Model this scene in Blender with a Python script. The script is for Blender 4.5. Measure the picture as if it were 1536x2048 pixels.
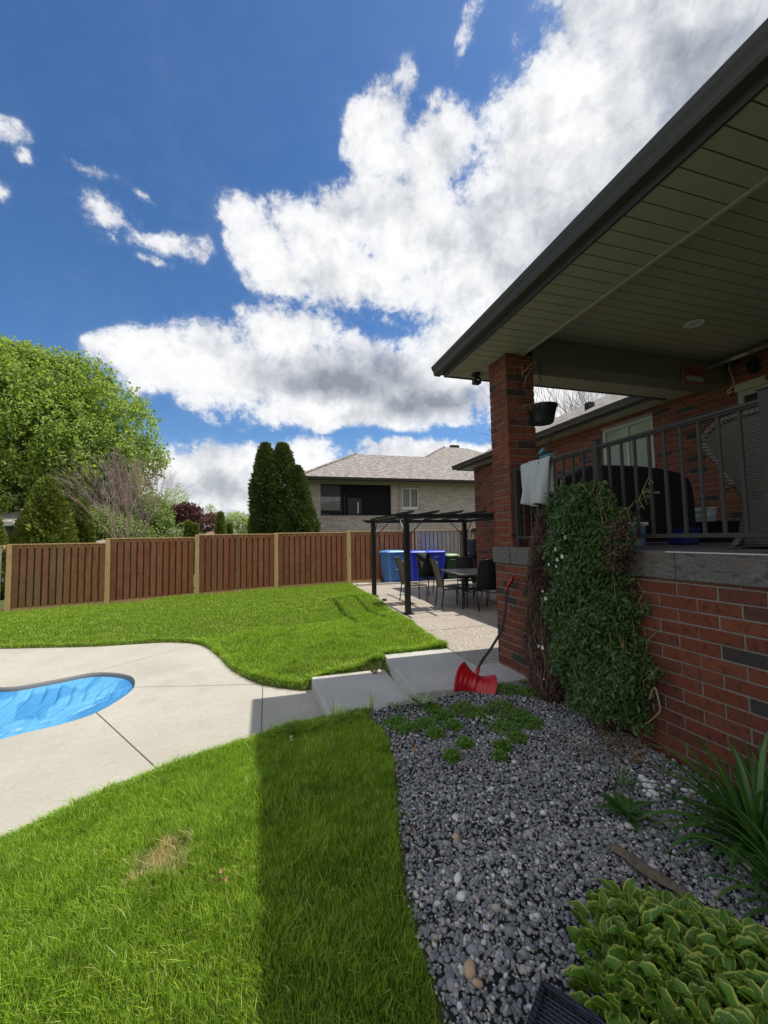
import bpy, math, random
import numpy as np
from mathutils import Vector, Matrix
S=bpy.context.scene
for o in list(bpy.data.objects): bpy.data.objects.remove(o)
COL=S.collection
R_=math.radians
GQ=1.0
# ---------------------------------------------------------------- camera
# metres; the camera stands at the origin, +Y runs along the house, Z is up (pool deck at -1.82)
YAW,PITCH,ROLL=.2853513,.0641619,-.0176082
cy,sy,cp,sp,cr,sr=math.cos(YAW),math.sin(YAW),math.cos(PITCH),math.sin(PITCH),math.cos(ROLL),math.sin(ROLL)
FW=Vector((sy*cp,cy*cp,sp));R0=Vector((cy,-sy,0));U0=R0.cross(FW)
RT=R0*cr+U0*sr; UP=-R0*sr+U0*cr
cam=bpy.data.cameras.new('camera');co=bpy.data.objects.new('camera',cam);COL.objects.link(co)
cam.sensor_fit='VERTICAL';cam.sensor_height=36;cam.sensor_width=27;cam.lens=815.17/2048*36
cam.clip_start=.05;cam.clip_end=3000
m=Matrix.Identity(4)
for i in range(3): m[i][0]=RT[i];m[i][1]=UP[i];m[i][2]=-FW[i]
co.matrix_world=m
S.camera=co
S.render.engine='CYCLES'
S.view_settings.view_transform='Standard';S.view_settings.look='None';S.view_settings.gamma=1;S.view_settings.exposure=0.15
# ---------------------------------------------------------------- sun
SD=Vector((.56,-.004,1)).normalized()
SUN_EL=math.asin(SD.z);SUN_AZ=math.atan2(SD.x,SD.y)
sl=bpy.data.lights.new('sun','SUN');sl.energy=4.8;sl.angle=R_(.5);sl.color=(1,.965,.89)
so=bpy.data.objects.new('sun',sl);COL.objects.link(so);so.rotation_euler=SD.to_track_quat('Z','Y').to_euler()
# ---------------------------------------------------------------- world: blue sky with cumulus
W=bpy.data.worlds.new('World');S.world=W;W.use_nodes=True
NT=W.node_tree;NT.nodes.clear()
class NB:
    def __init__(s,nt): s.nt=nt
    def n(s,t,**k):
        nd=s.nt.nodes.new(t)
        for a,v in k.items():
            if a=='ins':
                for kk,vv in v.items():
                    if isinstance(vv,bpy.types.NodeSocket): s.nt.links.new(vv,nd.inputs[kk])
                    else: nd.inputs[kk].default_value=vv
            else: setattr(nd,a,v)
        return nd
    def math(s,op,a,b=None,c=None,clamp=False):
        i={0:a}
        if b is not None:i[1]=b
        if c is not None:i[2]=c
        return s.n('ShaderNodeMath',operation=op,use_clamp=clamp,ins=i).outputs[0]
    def vm(s,op,a,b=None):
        i={0:a}
        if b is not None:i[1]=b
        nd=s.n('ShaderNodeVectorMath',operation=op,ins=i)
        return nd.outputs['Value'] if op in('DOT_PRODUCT','LENGTH') else nd.outputs[0]
    def mix(s,f,a,b,bt='MIX'):
        nd=s.n('ShaderNodeMix',data_type='RGBA',blend_type=bt)
        for k,v in ((0,f),(6,a),(7,b)):
            if isinstance(v,bpy.types.NodeSocket): s.nt.links.new(v,nd.inputs[k])
            else: nd.inputs[k].default_value=v if not isinstance(v,tuple) or len(v)==4 else (*v,1)
        return nd.outputs[2]
    def smooth(s,x,a,b):
        nd=s.n('ShaderNodeMapRange',interpolation_type='SMOOTHSTEP',ins={0:x,1:a,2:b,3:0.,4:1.})
        return nd.outputs[0]
    def noise(s,v,sc,det=4,ro=.5,dist=0.,lac=2.):
        nd=s.n('ShaderNodeTexNoise',ins={'Vector':v,'Scale':sc,'Detail':det,'Roughness':ro,'Distortion':dist,'Lacunarity':lac})
        return nd.outputs[0]
    def ramp(s,f,stops):
        nd=s.n('ShaderNodeValToRGB',ins={0:f})
        e=nd.color_ramp.elements
        while len(e)<len(stops): e.new(.5)
        for el,(p,c) in zip(e,stops): el.position=p;el.color=(*c,1)
        return nd.outputs[0]
w=NB(NT)
sky=w.n('ShaderNodeTexSky',sky_type='NISHITA',sun_disc=False,sun_elevation=SUN_EL,sun_rotation=SUN_AZ,altitude=200,air_density=1.0,dust_density=.6,ozone_density=2.0)
D=w.n('ShaderNodeTexCoord').outputs['Generated']
Fh=(sy,cy,0.);Rh=(cy,-sy,0.)
k=w.math('ADD',w.vm('DOT_PRODUCT',D,Fh),1.02)
u=w.math('DIVIDE',w.vm('DOT_PRODUCT',D,Rh),k)
sep=w.n('ShaderNodeSeparateXYZ',ins={0:D})
v=w.math('DIVIDE',sep.outputs[2],k)
P0=w.n('ShaderNodeCombineXYZ',ins={0:u,1:v,2:0.}).outputs[0]
# warp the layout so that outlines billow
wn=w.n('ShaderNodeTexNoise',ins={'Vector':P0,'Scale':9.,'Detail':5.,'Roughness':.6})
wv=w.vm('SUBTRACT',wn.outputs['Color'],(.5,.5,.5))
wv2=w.n('ShaderNodeVectorMath',operation='SCALE',ins={0:wv,3:.055}).outputs[0]
PW=w.vm('ADD',P0,wv2)
BL= [(0.2933, 0.4589, 0.1321, 0.0936, -0.274, 1), (0.2117, 0.3864, 0.1204, 0.1342, -0.637, 1), (0.1412, 0.3209, 0.1389, 0.0798, 0.292, 1), (0.29, 0.2716, 0.1489, 0.1515, -0.196, 1), (0.0052, 0.4171, 0.0426, 0.0459, 0.107, 0.8), (-0.067, 0.3381, 0.0701, 0.0385, -0.368, 0.75), (0.052, 0.3369, 0.1065, 0.0532, -0.062, 0.85), (-0.1416, 0.3572, 0.0376, 0.0198, -0.241, 0.5), (0.0892, 0.4864, 0.015, 0.0304, -0.258, 0.36), (0.0947, 0.5115, 0.012, 0.0189, -0.091, 0.33), (0.032, 0.4585, 0.0166, 0.0295, 0.35, 0.36), (0.0609, 0.4423, 0.0313, 0.0152, -0.064, 0.45), (-0.0977, 0.2982, 0.0512, 0.0254, 0.031, 0.8), (-0.0347, 0.2995, 0.0982, 0.0467, -0.163, 0.9), (0.0014, 0.3616, 0.0672, 0.0369, -0.026, 0.8), (0.0565, 0.4031, 0.0539, 0.0425, 0.367, 0.75), (-0.1236, 0.3214, 0.0459, 0.0322, -0.443, 0.7), (-0.0434, 0.3616, 0.0487, 0.0241, -0.286, 0.7), (-0.0979, 0.188, 0.1976, 0.0534, -0.05, 1.05), (-0.1098, 0.2405, 0.0667, 0.0383, 0.026, 0.9), (-0.2084, 0.211, 0.1035, 0.0411, 0.059, 0.85), (0.0401, 0.1726, 0.1254, 0.0441, 0.01, 1), (-0.285, 0.2148, 0.032, 0.0185, -0.193, 0.6), (-0.0455, 0.1475, 0.1584, 0.0226, 0.019, 0.85), (0.0997, 0.2101, 0.0866, 0.0567, -0.066, 1), (-0.2472, 0.173, 0.0464, 0.0221, 0.065, 0.55), (-0.1934, 0.0692, 0.1306, 0.0461, 0.004, 1), (-0.0861, 0.0936, 0.0453, 0.0303, -0.004, 0.8), (0.0392, 0.098, 0.115, 0.0207, -0.031, 0.85), (-0.2261, 0.0222, 0.1889, 0.0233, -0.011, 0.75), (-0.3363, 0.0747, 0.1006, 0.0463, 0.03, 0.8), (0.2234, 0.1558, 0.1309, 0.0624, -0.101, 0.9), (-0.3517, 0.3864, 0.0245, 0.0158, -0.026, 0.44), (-0.2818, 0.3401, 0.0225, 0.0237, -0.007, 0.42), (-0.2359, 0.3272, 0.0528, 0.0172, -0.189, 0.42), (-0.1975, 0.3202, 0.0219, 0.0242, -1.076, 0.36), (-0.2906, 0.3734, 0.031, 0.0072, -0.017, 0.38), (-0.2396, 0.3636, 0.021, 0.0069, -0.292, 0.32), (-0.3395, 0.367, 0.0102, 0.0124, 0.222, 0.3), (-0.3654, 0.3317, 0.0118, 0.0107, 0.224, 0.35), (-0.2437, 0.3056, 0.0271, 0.0083, -0.237, 0.35)]
GB= [(0.306, 0.3981, 0.0958, 0.0952, 0.296, 0.9), (0.2386, 0.3175, 0.1113, 0.0588, 0.487, 0.8), (0.133, 0.3673, 0.0536, 0.0314, 0.55, 0.5), (-0.0382, 0.1913, 0.1329, 0.0347, -0.015, 1.1), (0.0581, 0.1633, 0.101, 0.0266, 0.041, 1.15), (0.1262, 0.4552, 0.0242, 0.0567, 0.482, 0.3), (-0.1206, 0.2016, 0.0524, 0.0226, 0.025, 0.6), (-0.2045, 0.0602, 0.1118, 0.0235, 0.003, 0.5), (-0.1925, 0.1074, 0.0332, 0.0117, 0.022, 0.5), (0.3144, 0.2481, 0.0866, 0.1007, -0.19, 0.6), (-0.2261, 0.0135, 0.1656, 0.029, -0.014, 0.6), (0.0813, 0.2758, 0.0687, 0.0209, -0.067, 0.35)]
def field(lst,vec):
    acc=None
    for cx_,cy_,rx,ry,rot,wt in lst:
        mp=w.n('ShaderNodeMapping',vector_type='TEXTURE',ins={0:vec,1:(cx_,cy_,0),2:(0,0,rot),3:(rx*1.25,ry*1.25,1)})
        g=w.n('ShaderNodeTexGradient',gradient_type='SPHERICAL',ins={0:mp.outputs[0]}).outputs['Fac']
        g=w.math('MULTIPLY',g,wt)
        acc=g if acc is None else w.math('SMOOTH_MAX',acc,g,.12)
    return acc
F=field(BL,PW)
GF=field(GB,PW)
def puff(vec):
    vo=w.n('ShaderNodeTexVoronoi',feature='F1',normalize=True,ins={'Vector':vec,'Scale':15.,'Detail':3.,'Roughness':.6,'Lacunarity':2.2})
    return w.math('SUBTRACT',1.,w.math('MULTIPLY',vo.outputs['Distance'],1.6))
w3=w.n('ShaderNodeTexNoise',ins={'Vector':P0,'Scale':26.,'Detail':4.,'Roughness':.65})
w3v=w.n('ShaderNodeVectorMath',operation='SCALE',ins={0:w.vm('SUBTRACT',w3.outputs['Color'],(.5,.5,.5)),3:.035}).outputs[0]
PV=w.vm('ADD',P0,w3v)
A1=puff(PV);A2=puff(w.vm('ADD',PV,(.010,.016,0)))
N1=w.noise(PV,8.,10.,.66)
N3=w.noise(w.vm('ADD',P0,(.016,.026,0)),6.,4.,.5);N4=w.noise(P0,6.,4.,.5)
V1=w.noise(P0,42.,6.,.68)
# unseen clouds added behind the viewer, dense enough to brighten the shade
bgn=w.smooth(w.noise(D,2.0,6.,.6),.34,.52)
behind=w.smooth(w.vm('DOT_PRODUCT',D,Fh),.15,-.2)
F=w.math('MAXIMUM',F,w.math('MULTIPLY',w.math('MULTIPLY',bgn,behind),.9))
F=w.math('SUBTRACT',F,.05)
gate=w.smooth(F,.0,.14)
dens=w.math('ADD',w.math('MULTIPLY',w.math('SUBTRACT',N1,.5),1.15),w.math('MULTIPLY',w.math('SUBTRACT',A1,.45),.55))
dens=w.math('ADD',dens,w.math('MULTIPLY',w.math('SUBTRACT',V1,.5),.62))
dens=w.math('MULTIPLY_ADD',dens,gate,F)
V2=w.noise(P0,95.,4.,.7)
dens=w.math('MULTIPLY_ADD',w.math('MULTIPLY',w.math('SUBTRACT',V2,.5),gate),.22,dens)
alpha=w.math('ADD',w.math('MULTIPLY',w.smooth(dens,.12,.38),.66),w.math('MULTIPLY',w.smooth(dens,.0,.62),.34))
lit=w.math('ADD',w.math('MULTIPLY',w.math('SUBTRACT',A1,A2),1.0),w.math('MULTIPLY',w.math('SUBTRACT',N4,N3),2.2))
thick=w.smooth(dens,.35,1.05)
shade=w.math('ADD',w.math('MULTIPLY',GF,.80),w.math('MULTIPLY',thick,.22))
shade=w.math('SUBTRACT',shade,lit)
shade=w.math('MULTIPLY_ADD',w.math('SUBTRACT',.5,N1),.9,shade)
shade=w.math('MULTIPLY_ADD',w.math('SUBTRACT',.5,V1),.55,shade,clamp=True)
ccol=w.ramp(shade,[(0,(.90,.90,.90)),(.26,(.72,.735,.76)),(.6,(.47,.50,.55)),(1,(.27,.295,.35))])
skyc=w.n('ShaderNodeHueSaturation',ins={0:.5,1:1.16,2:1.0,4:sky.outputs[0]}).outputs[0]
skyc=w.mix(1.,skyc,(.084,.104,.122),'MULTIPLY')
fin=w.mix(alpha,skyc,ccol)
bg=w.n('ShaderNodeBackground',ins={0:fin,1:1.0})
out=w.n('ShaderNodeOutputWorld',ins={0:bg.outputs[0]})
W.cycles.sampling_method='MANUAL';W.cycles.sample_map_resolution=512
# ---------------------------------------------------------------- materials
MATS={}
def mat(name,rough=.6,spec=.5,metal=0.,sub=None):
    m=bpy.data.materials.new(name);m.use_nodes=True;nt=m.node_tree;nt.nodes.clear();b=NB(nt)
    p=b.n('ShaderNodeBsdfPrincipled',ins={'Roughness':rough,'Metallic':metal,'Specular IOR Level':spec})
    o=b.n('ShaderNodeOutputMaterial',ins={0:p.outputs[0]})
    MATS[name]=m
    return m,b,p,o
def link(b,s,p,k): b.nt.links.new(s,p.inputs[k])
def bump(b,p,h,st=.3,d=.01):
    bn=b.n('ShaderNodeBump',ins={'Height':h,'Strength':st,'Distance':d});link(b,bn.outputs[0],p,'Normal')
def uvn(b): return b.n('ShaderNodeTexCoord').outputs['UV']
def objc(b): return b.n('ShaderNodeTexCoord').outputs['Object']
def gpos(b): return b.n('ShaderNodeNewGeometry').outputs['Position']
def island(b): return b.n('ShaderNodeNewGeometry').outputs['Random Per Island']
def simple(name,c,rough=.6,spec=.4,metal=0.,var=.15,sc=8.,bs=.15,bd=.003):
    m,b,p,o=mat(name,rough,spec,metal)
    n=b.noise(objc(b),sc,6.,.6)
    col=b.mix(n,tuple(x*(1-var) for x in c),tuple(min(1,x*(1+var)) for x in c))
    link(b,col,p,'Base Color')
    r=b.math('MULTIPLY_ADD',b.noise(objc(b),sc*3,3.),.25,rough-.12);link(b,r,p,'Roughness')
    if bs: bump(b,p,b.noise(objc(b),sc*12,4.),bs,bd)
    return m
def brickmat(name,cols,dark,spec=.25):
    m,b,p,o=mat(name,.85,spec)
    i=island(b);uv=gpos(b)
    c=b.ramp(i,[(0,cols[0]),(.3,cols[1]),(.6,cols[2]),(.89,cols[3]),(.91,dark),(1,tuple(x*1.25 for x in dark))])
    n=b.noise(uv,22.,8.,.7);n2=b.noise(uv,120.,4.,.7)
    c=b.mix(b.smooth(n,.48,.72),c,tuple(x*.45 for x in cols[2]))
    c=b.mix(b.math('MULTIPLY',b.smooth(n2,.62,.78),.45),c,(.42,.33,.28))
    link(b,c,p,'Base Color')
    bump(b,p,b.math('ADD',n,b.math('MULTIPLY',n2,.6)),.9,.006)
    return m
brickmat('red_brick',[(.165,.047,.026),(.205,.062,.033),(.125,.040,.026),(.18,.058,.034)],(.042,.036,.033))
simple('mortar',(.235,.20,.18),.95,.2,0,.2,30,.6,.004)
def texbrick(name,c1,c2,mort,bw,bh,ms=.012):
    m,b,p,o=mat(name,.9,.2)
    uv=uvn(b)
    br=b.n('ShaderNodeTexBrick',offset=.5,ins={'Vector':uv,'Color1':(*c1,1),'Color2':(*c2,1),'Mortar':(*mort,1),'Scale':1.,'Mortar Size':ms,'Mortar Smooth':.2,'Bias':-.1,'Brick Width':bw,'Row Height':bh})
    n=b.noise(uv,25.,7.,.7)
    c=b.mix(b.smooth(n,.4,.75),br.outputs[0],tuple(x*.55 for x in c2))
    c=b.mix(b.math('MULTIPLY',b.smooth(b.noise(uv,9.,3.),.5,.7),.3),c,(.55,.45,.40))
    link(b,c,p,'Base Color');bump(b,p,b.math('ADD',br.outputs[1],b.math('MULTIPLY',n,-.6)),-.6,.01)
    return m
texbrick('grey_brick',(.50,.42,.37),(.30,.24,.21),(.60,.56,.52),.26,.10)
# roof shingles
def shingle(name,c1,c2):
    m,b,p,o=mat(name,.95,.15)
    uv=uvn(b)
    br=b.n('ShaderNodeTexBrick',offset=.37,squash=.8,squash_frequency=3,ins={'Vector':uv,'Color1':(*c1,1),'Color2':(*c2,1),'Mortar':(*[x*.45 for x in c2],1),'Scale':1.,'Mortar Size':.008,'Mortar Smooth':.4,'Bias':0.,'Brick Width':.21,'Row Height':.14})
    n=b.noise(uv,14.,6.,.7)
    vv=b.n('ShaderNodeMapping',ins={0:uv,3:(1.,3.2,1.)}).outputs[0]
    n3=b.noise(vv,3.4,4.,.6)
    c=b.mix(b.smooth(n,.35,.7),br.outputs[0],tuple(x*.62 for x in c2))
    c=b.mix(b.math('MULTIPLY',b.smooth(n3,.47,.62),.7),c,tuple(min(1,x*1.35) for x in c1))
    link(b,c,p,'Base Color');bump(b,p,b.math('ADD',b.math('MULTIPLY',br.outputs[1],-1.),b.noise(uv,160.,2.)),.8,.01)
    return m
shingle('roof_shingles',(.36,.325,.29),(.24,.215,.195))
shingle('red_shingles',(.34,.20,.16),(.26,.15,.12))
# soffit: ribbed vinyl; grooves cut in geometry
simple('soffit_vinyl',(.33,.30,.225),.55,.3,0,.06,6,.05,.001)
def ventmat():
    m,b,p,o=mat('vented_soffit',.55,.3)
    uv=objc(b)
    s=b.n('ShaderNodeSeparateXYZ',ins={0:uv})
    wv=b.math('SINE',b.math('MULTIPLY',s.outputs[0],230.))
    c=b.mix(b.smooth(wv,.2,.8),(.30,.285,.225),(.2,.19,.15));link(b,c,p,'Base Color')
    bump(b,p,wv,.4,.002)
ventmat()
simple('dark_metal_trim',(.050,.042,.035),.5,.5,.0,.12,5,.05,.001)
simple('fascia_brown',(.040,.036,.034),.45,.5,.0,.12,5,.05,.001)
simple('beam_paint',(.13,.125,.10),.6,.3,0,.1,4,.05,.002)
simple('railing_metal',(.045,.041,.037),.6,.25,.0,.1,9,.08,.001)
simple('black_metal',(.014,.014,.015),.4,.5,.2,.2,6,.1,.001)
simple('porch_floor',(.15,.15,.155),.7,.3,0,.2,6,.2,.002)
simple('white_trim',(.62,.60,.55),.5,.4,0,.06,5,.03,.001)
simple('tan_trim',(.36,.33,.27),.5,.4,0,.08,5,.05,.001)
simple('light_trim',(.5,.49,.44),.5,.4,0,.06,5,.03,.001)
simple('curtain',(.55,.55,.5),.9,.1,0,.1,5,0)
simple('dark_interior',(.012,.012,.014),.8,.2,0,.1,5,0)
simple('black_fabric',(.012,.012,.014),.75,.25,0,.25,9,.3,.004)
simple('plastic_dark',(.018,.024,.026),.45,.4,0,.15,6,.05,.001)
simple('plastic_teal',(.05,.22,.26),.4,.4,0,.1,6,0)
simple('plastic_white',(.62,.64,.66),.4,.4,0,.08,6,.03,.001)
simple('plastic_blue_box',(.10,.17,.30),.4,.4,0,.08,6,0)
simple('grey_lettering',(.45,.45,.46),.6,.3,0,.05,6,0)
simple('bark',(.16,.12,.09),.95,.1,0,.4,7,.9,.02)
simple('pale_bark',(.30,.25,.215),.95,.1,0,.3,9,.6,.01)
simple('twig',(.17,.12,.09),.95,.1,0,.4,20,.5,.004)
simple('dry_stem',(.30,.21,.12),.95,.1,0,.4,20,.3,.003)
simple('soil',(.06,.045,.035),.95,.1,0,.4,9,.9,.02)
simple('cloth_hat',(.05,.06,.065),.9,.1,0,.3,20,.3,.004)
simple('jacket',(.03,.032,.045),.8,.2,0,.3,12,.4,.006)
simple('trousers',(.022,.024,.03),.85,.2,0,.3,12,.4,.006)
simple('skin',(.42,.25,.18),.5,.4,0,.1,20,0)
simple('shoe',(.02,.02,.02),.6,.3)
simple('sling_fabric',(.13,.115,.09),.8,.2,0,.2,30,.4,.002)
def woven(name,c,s1=90.,s2=55.,var=.5):
    m,b,p,o=mat(name,.6,.4)
    uv=uvn(b);s=b.n('ShaderNodeSeparateXYZ',ins={0:uv})
    a=b.math('SINE',b.math('MULTIPLY',s.outputs[0],s1*6.283/2))
    r=b.math('MULTIPLY',s.outputs[1],s2)
    par=b.math('PINGPONG',b.math('FLOOR',r),1.)
    sg=b.math('MULTIPLY_ADD',par,2.,-1.)
    h=b.math('MULTIPLY',a,sg)
    fr=b.math('SINE',b.math('MULTIPLY',r,6.283))
    hh=b.math('ADD',b.math('MULTIPLY',h,.5),b.math('MULTIPLY',fr,.6))
    n=b.noise(uv,30.,4.)
    cc=b.mix(b.smooth(hh,-.6,.8),tuple(x*.25 for x in c),c)
    cc=b.mix(b.math('MULTIPLY',n,var),cc,tuple(x*.5 for x in c))
    link(b,cc,p,'Base Color');bump(b,p,hh,1.,.004)
woven('wicker',(.20,.165,.135),60,34)
woven('dark_wicker',(.06,.062,.085),80,60)
woven('black_weave',(.022,.022,.025),60,90)
def glass(name,c=(.02,.022,.025),r=.03,t=0.):
    m,b,p,o=mat(name,r,.9);p.inputs['Base Color'].default_value=(*c,1);p.inputs['IOR'].default_value=1.6
    n=b.noise(objc(b),1.3,2.);bump(b,p,n,.06,.02)
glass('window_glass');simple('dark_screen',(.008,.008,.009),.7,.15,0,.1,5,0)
glass('bright_window_glass',(.25,.27,.24),.04)
def plastic(name,c,rough=.3,bs=.0):
    m,b,p,o=mat(name,rough,.5)
    n=b.noise(objc(b),7.,6.,.65);n2=b.noise(objc(b),60.,3.)
    cc=b.mix(b.math('MULTIPLY',b.smooth(n,.45,.8),.35),c,tuple(min(1,x*1.3+.05) for x in c));link(b,cc,p,'Base Color')
    link(b,b.math('MULTIPLY_ADD',n2,.3,rough-.1),p,'Roughness');bump(b,p,n2,.1,.002)
plastic('bin_steel_blue',(.045,.15,.38),.4);plastic('bin_royal_blue',(.012,.03,.42),.4);plastic('bin_green',(.012,.06,.02),.45)
plastic('lid_steel_blue',(.12,.33,.72),.35);plastic('lid_royal_blue',(.03,.07,.62),.35);plastic('lid_pale_green',(.42,.52,.30),.45)
plastic('shovel_red',(.42,.006,.012),.25)
# weathered wood
def wood(name,cols,grain=1.,dark=.5,bs=.5):
    m,b,p,o=mat(name,.8,.25)
    g=gpos(b);i=island(b)
    off=b.n('ShaderNodeCombineXYZ',ins={0:b.math('MULTIPLY',i,37.),1:b.math('MULTIPLY',i,11.),2:0.}).outputs[0]
    v0=b.vm('ADD',g,off)
    v=b.n('ShaderNodeMapping',ins={0:v0,3:(38.,38.,1.6)}).outputs[0]
    n=b.noise(v,1.,7.,.65,.8);n2=b.noise(v0,2.3,4.,.6);kn=b.noise(b.n('ShaderNodeMapping',ins={0:v0,3:(9.,9.,3.)}).outputs[0],1.,2.)
    c=b.ramp(i,[(0,cols[0]),(.33,cols[1]),(.66,cols[2]),(1,cols[3])])
    c=b.mix(b.smooth(n,.42,.7),c,tuple(x*dark for x in cols[1]))
    c=b.mix(b.math('MULTIPLY',b.smooth(n2,.45,.75),.5),c,tuple(x*1.25 for x in cols[3]))
    c=b.mix(b.smooth(kn,.72,.78),c,tuple(x*.3 for x in cols[0]))
    c=b.mix(b.math('MULTIPLY',b.smooth(b.noise(v0,7.,5.,.7),.5,.7),.35),c,tuple(x*.55 for x in cols[0]))
    link(b,c,p,'Base Color');bump(b,p,n,bs,.004)
wood('red_cedar_board',[(.29,.108,.052),(.36,.135,.066),(.23,.092,.048),(.31,.15,.08)])
wood('brown_cedar_board',[(.28,.125,.06),(.33,.155,.075),(.23,.115,.058),(.30,.165,.085)])
wood('new_lumber',[(.60,.39,.19),(.66,.43,.21),(.54,.34,.17),(.58,.37,.19)],1,.75,.3)
wood('grey_board',[(.42,.40,.37),(.50,.47,.44),(.36,.33,.30),(.44,.42,.40)],1,.45,.7)
wood('old_stick',[(.20,.155,.10),(.22,.17,.11),(.18,.14,.1),(.2,.16,.11)],1,.4,.9)
# concrete
def concrete(name,c,c2,bd=.006,big=1.2,agg=False,streak=False):
    m,b,p,o=mat(name,.88,.25)
    g=gpos(b)
    n=b.noise(g,big,5.,.6);n2=b.noise(g,9.,8.,.7);n3=b.noise(g,110.,4.,.7)
    cc=b.mix(b.smooth(n,.3,.7),c,c2)
    cc=b.mix(b.math('MULTIPLY',b.smooth(n2,.5,.72),.28),cc,tuple(x*.72 for x in c))
    cc=b.mix(b.math('MULTIPLY',b.smooth(b.noise(g,34.,5.,.7),.42,.62),.22),cc,tuple(x*.70 for x in c2))
    st=b.noise(g,.55,6.,.75)
    cc=b.mix(b.math('MULTIPLY',b.smooth(st,.54,.66),.38),cc,tuple(x*.78 for x in c2))
    h=b.math('ADD',n2,b.math('MULTIPLY',n3,.4))
    if agg:
        vo=b.n('ShaderNodeTexVoronoi',ins={'Vector':g,'Scale':75.})
        cv=b.ramp(vo.outputs['Distance'],[(0,(1,1,1)),(1,(0,0,0))])
        sepc=b.n('ShaderNodeSeparateColor',ins={0:vo.outputs['Color']})
        cc=b.mix(b.math('MULTIPLY',sepc.outputs[0],.5),cc,(.40,.30,.22))
        cc=b.mix(b.smooth(sepc.outputs[1],.8,.9),cc,(.62,.57,.5))
        cc=b.mix(b.smooth(vo.outputs['Distance'],.35,.75),cc,(.17,.15,.125))
        h=b.math('SUBTRACT',h,vo.outputs['Distance'])
    if streak:
        v=b.n('ShaderNodeMapping',ins={0:g,2:(0,0,.5),3:(5.,17.,1.)}).outputs[0]
        t=b.noise(v,1.,4.,.6,1.2)
        h=b.math('ADD',h,b.math('MULTIPLY',t,1.6))
        wq=b.n('ShaderNodeVectorMath',operation='SCALE',ins={0:b.n('ShaderNodeTexNoise',ins={'Vector':g,'Scale':2.5,'Detail':5.}).outputs['Color'],3:.35}).outputs[0]
        ve=b.n('ShaderNodeTexVoronoi',feature='DISTANCE_TO_EDGE',ins={'Vector':b.vm('ADD',g,wq),'Scale':.42})
        ck=b.math('MULTIPLY',b.smooth(ve.outputs['Distance'],.0035,.0),b.smooth(b.noise(g,.8,2.),.46,.56))
        cc=b.mix(b.math('MULTIPLY',ck,.22),cc,(.16,.14,.11))
        cc=b.mix(b.math('MULTIPLY',b.smooth(t,.5,.7),.30),cc,tuple(x*.75 for x in c))
    link(b,cc,p,'Base Color');bump(b,p,h,.55,bd)
concrete('deck_concrete',(.47,.435,.365),(.40,.37,.31),.016,.9,False,True)
concrete('step_concrete',(.50,.475,.43),(.42,.40,.37),.006,1.6)
concrete('patio_aggregate',(.55,.48,.39),(.49,.42,.34),.006,1.2,True)
# ledge stone
def stone():
    m,b,p,o=mat('ledge_stone',.85,.3)
    g=gpos(b);v=b.n('ShaderNodeMapping',ins={0:g,3:(4.,4.,11.)}).outputs[0]
    n=b.noise(v,1.5,7.,.65,1.5);n2=b.noise(g,9.,6.,.7)
    c=b.ramp(n,[(0,(.04,.042,.04)),(.40,(.085,.085,.078)),(.49,(.17,.16,.145)),(.54,(.10,.097,.09)),(.60,(.16,.12,.11)),(1,(.08,.075,.07))])
    c=b.mix(b.smooth(n2,.6,.75),c,(.09,.09,.085));link(b,c,p,'Base Color');bump(b,p,b.math('ADD',n,b.math('MULTIPLY',n2,.5)),.9,.02)
stone()
# foliage
def leafmat(name,cols,trans=.35,rough=.5,spec=.35):
    m,b,p,o=mat(name,rough,spec)
    i=island(b);g=gpos(b)
    c=b.ramp(i,[(j/(len(cols)-1),x) for j,x in enumerate(cols)])
    c=b.mix(b.math('MULTIPLY',b.noise(g,.9,3.),.35),c,tuple(x*1.5 for x in cols[-1]))
    link(b,c,p,'Base Color')
    t=b.n('ShaderNodeBsdfTranslucent',ins={0:b.mix(1.,c,(1.5,1.6,.7),'MULTIPLY')})
    mx=b.n('ShaderNodeMixShader',ins={0:trans,1:p.outputs[0],2:t.outputs[0]})
    b.nt.links.new(mx.outputs[0],o.inputs[0])
leafmat('maple_leaf',[(.16,.23,.055),(.23,.31,.075),(.31,.37,.12)],.48)
leafmat('cedar_leaf',[(.07,.11,.02),(.115,.155,.025),(.18,.21,.04)],.15,.8,.15)
leafmat('dark_cedar_leaf',[(.035,.06,.015),(.06,.09,.022),(.09,.125,.03)],.12,.8,.15)
leafmat('spruce_needle',[(.06,.09,.045),(.09,.125,.065),(.15,.18,.11)],.1,.8,.15)
leafmat('purple_leaf',[(.055,.018,.028),(.085,.028,.035),(.12,.04,.045)],.3)
leafmat('red_brown_leaf',[(.10,.035,.03),(.14,.055,.045),(.17,.08,.06)],.3)
leafmat('shrub_leaf',[(.13,.19,.05),(.18,.25,.07),(.25,.31,.11)],.3)
leafmat('pale_leaf',[(.30,.36,.20),(.36,.42,.25),(.42,.47,.31)],.35)
leafmat('vine_leaf',[(.022,.05,.012),(.04,.085,.018),(.085,.15,.04)],.25,.42,.45)
leafmat('brown_leaf',[(.05,.022,.018),(.08,.036,.028),(.12,.065,.045)],.15)
leafmat('petal',[(.75,.75,.70),(.82,.82,.78)],.3)
leafmat('groundcover_leaf',[(.09,.18,.028),(.12,.23,.036),(.16,.28,.05)],.3)
leafmat('lily_leaf',[(.035,.10,.018),(.055,.135,.024),(.085,.18,.038)],.3,.4,.5)
leafmat('weed_leaf',[(.04,.10,.02),(.06,.13,.025)],.25)
leafmat('dead_leaf',[(.24,.13,.06),(.30,.18,.09)],.1)
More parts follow.
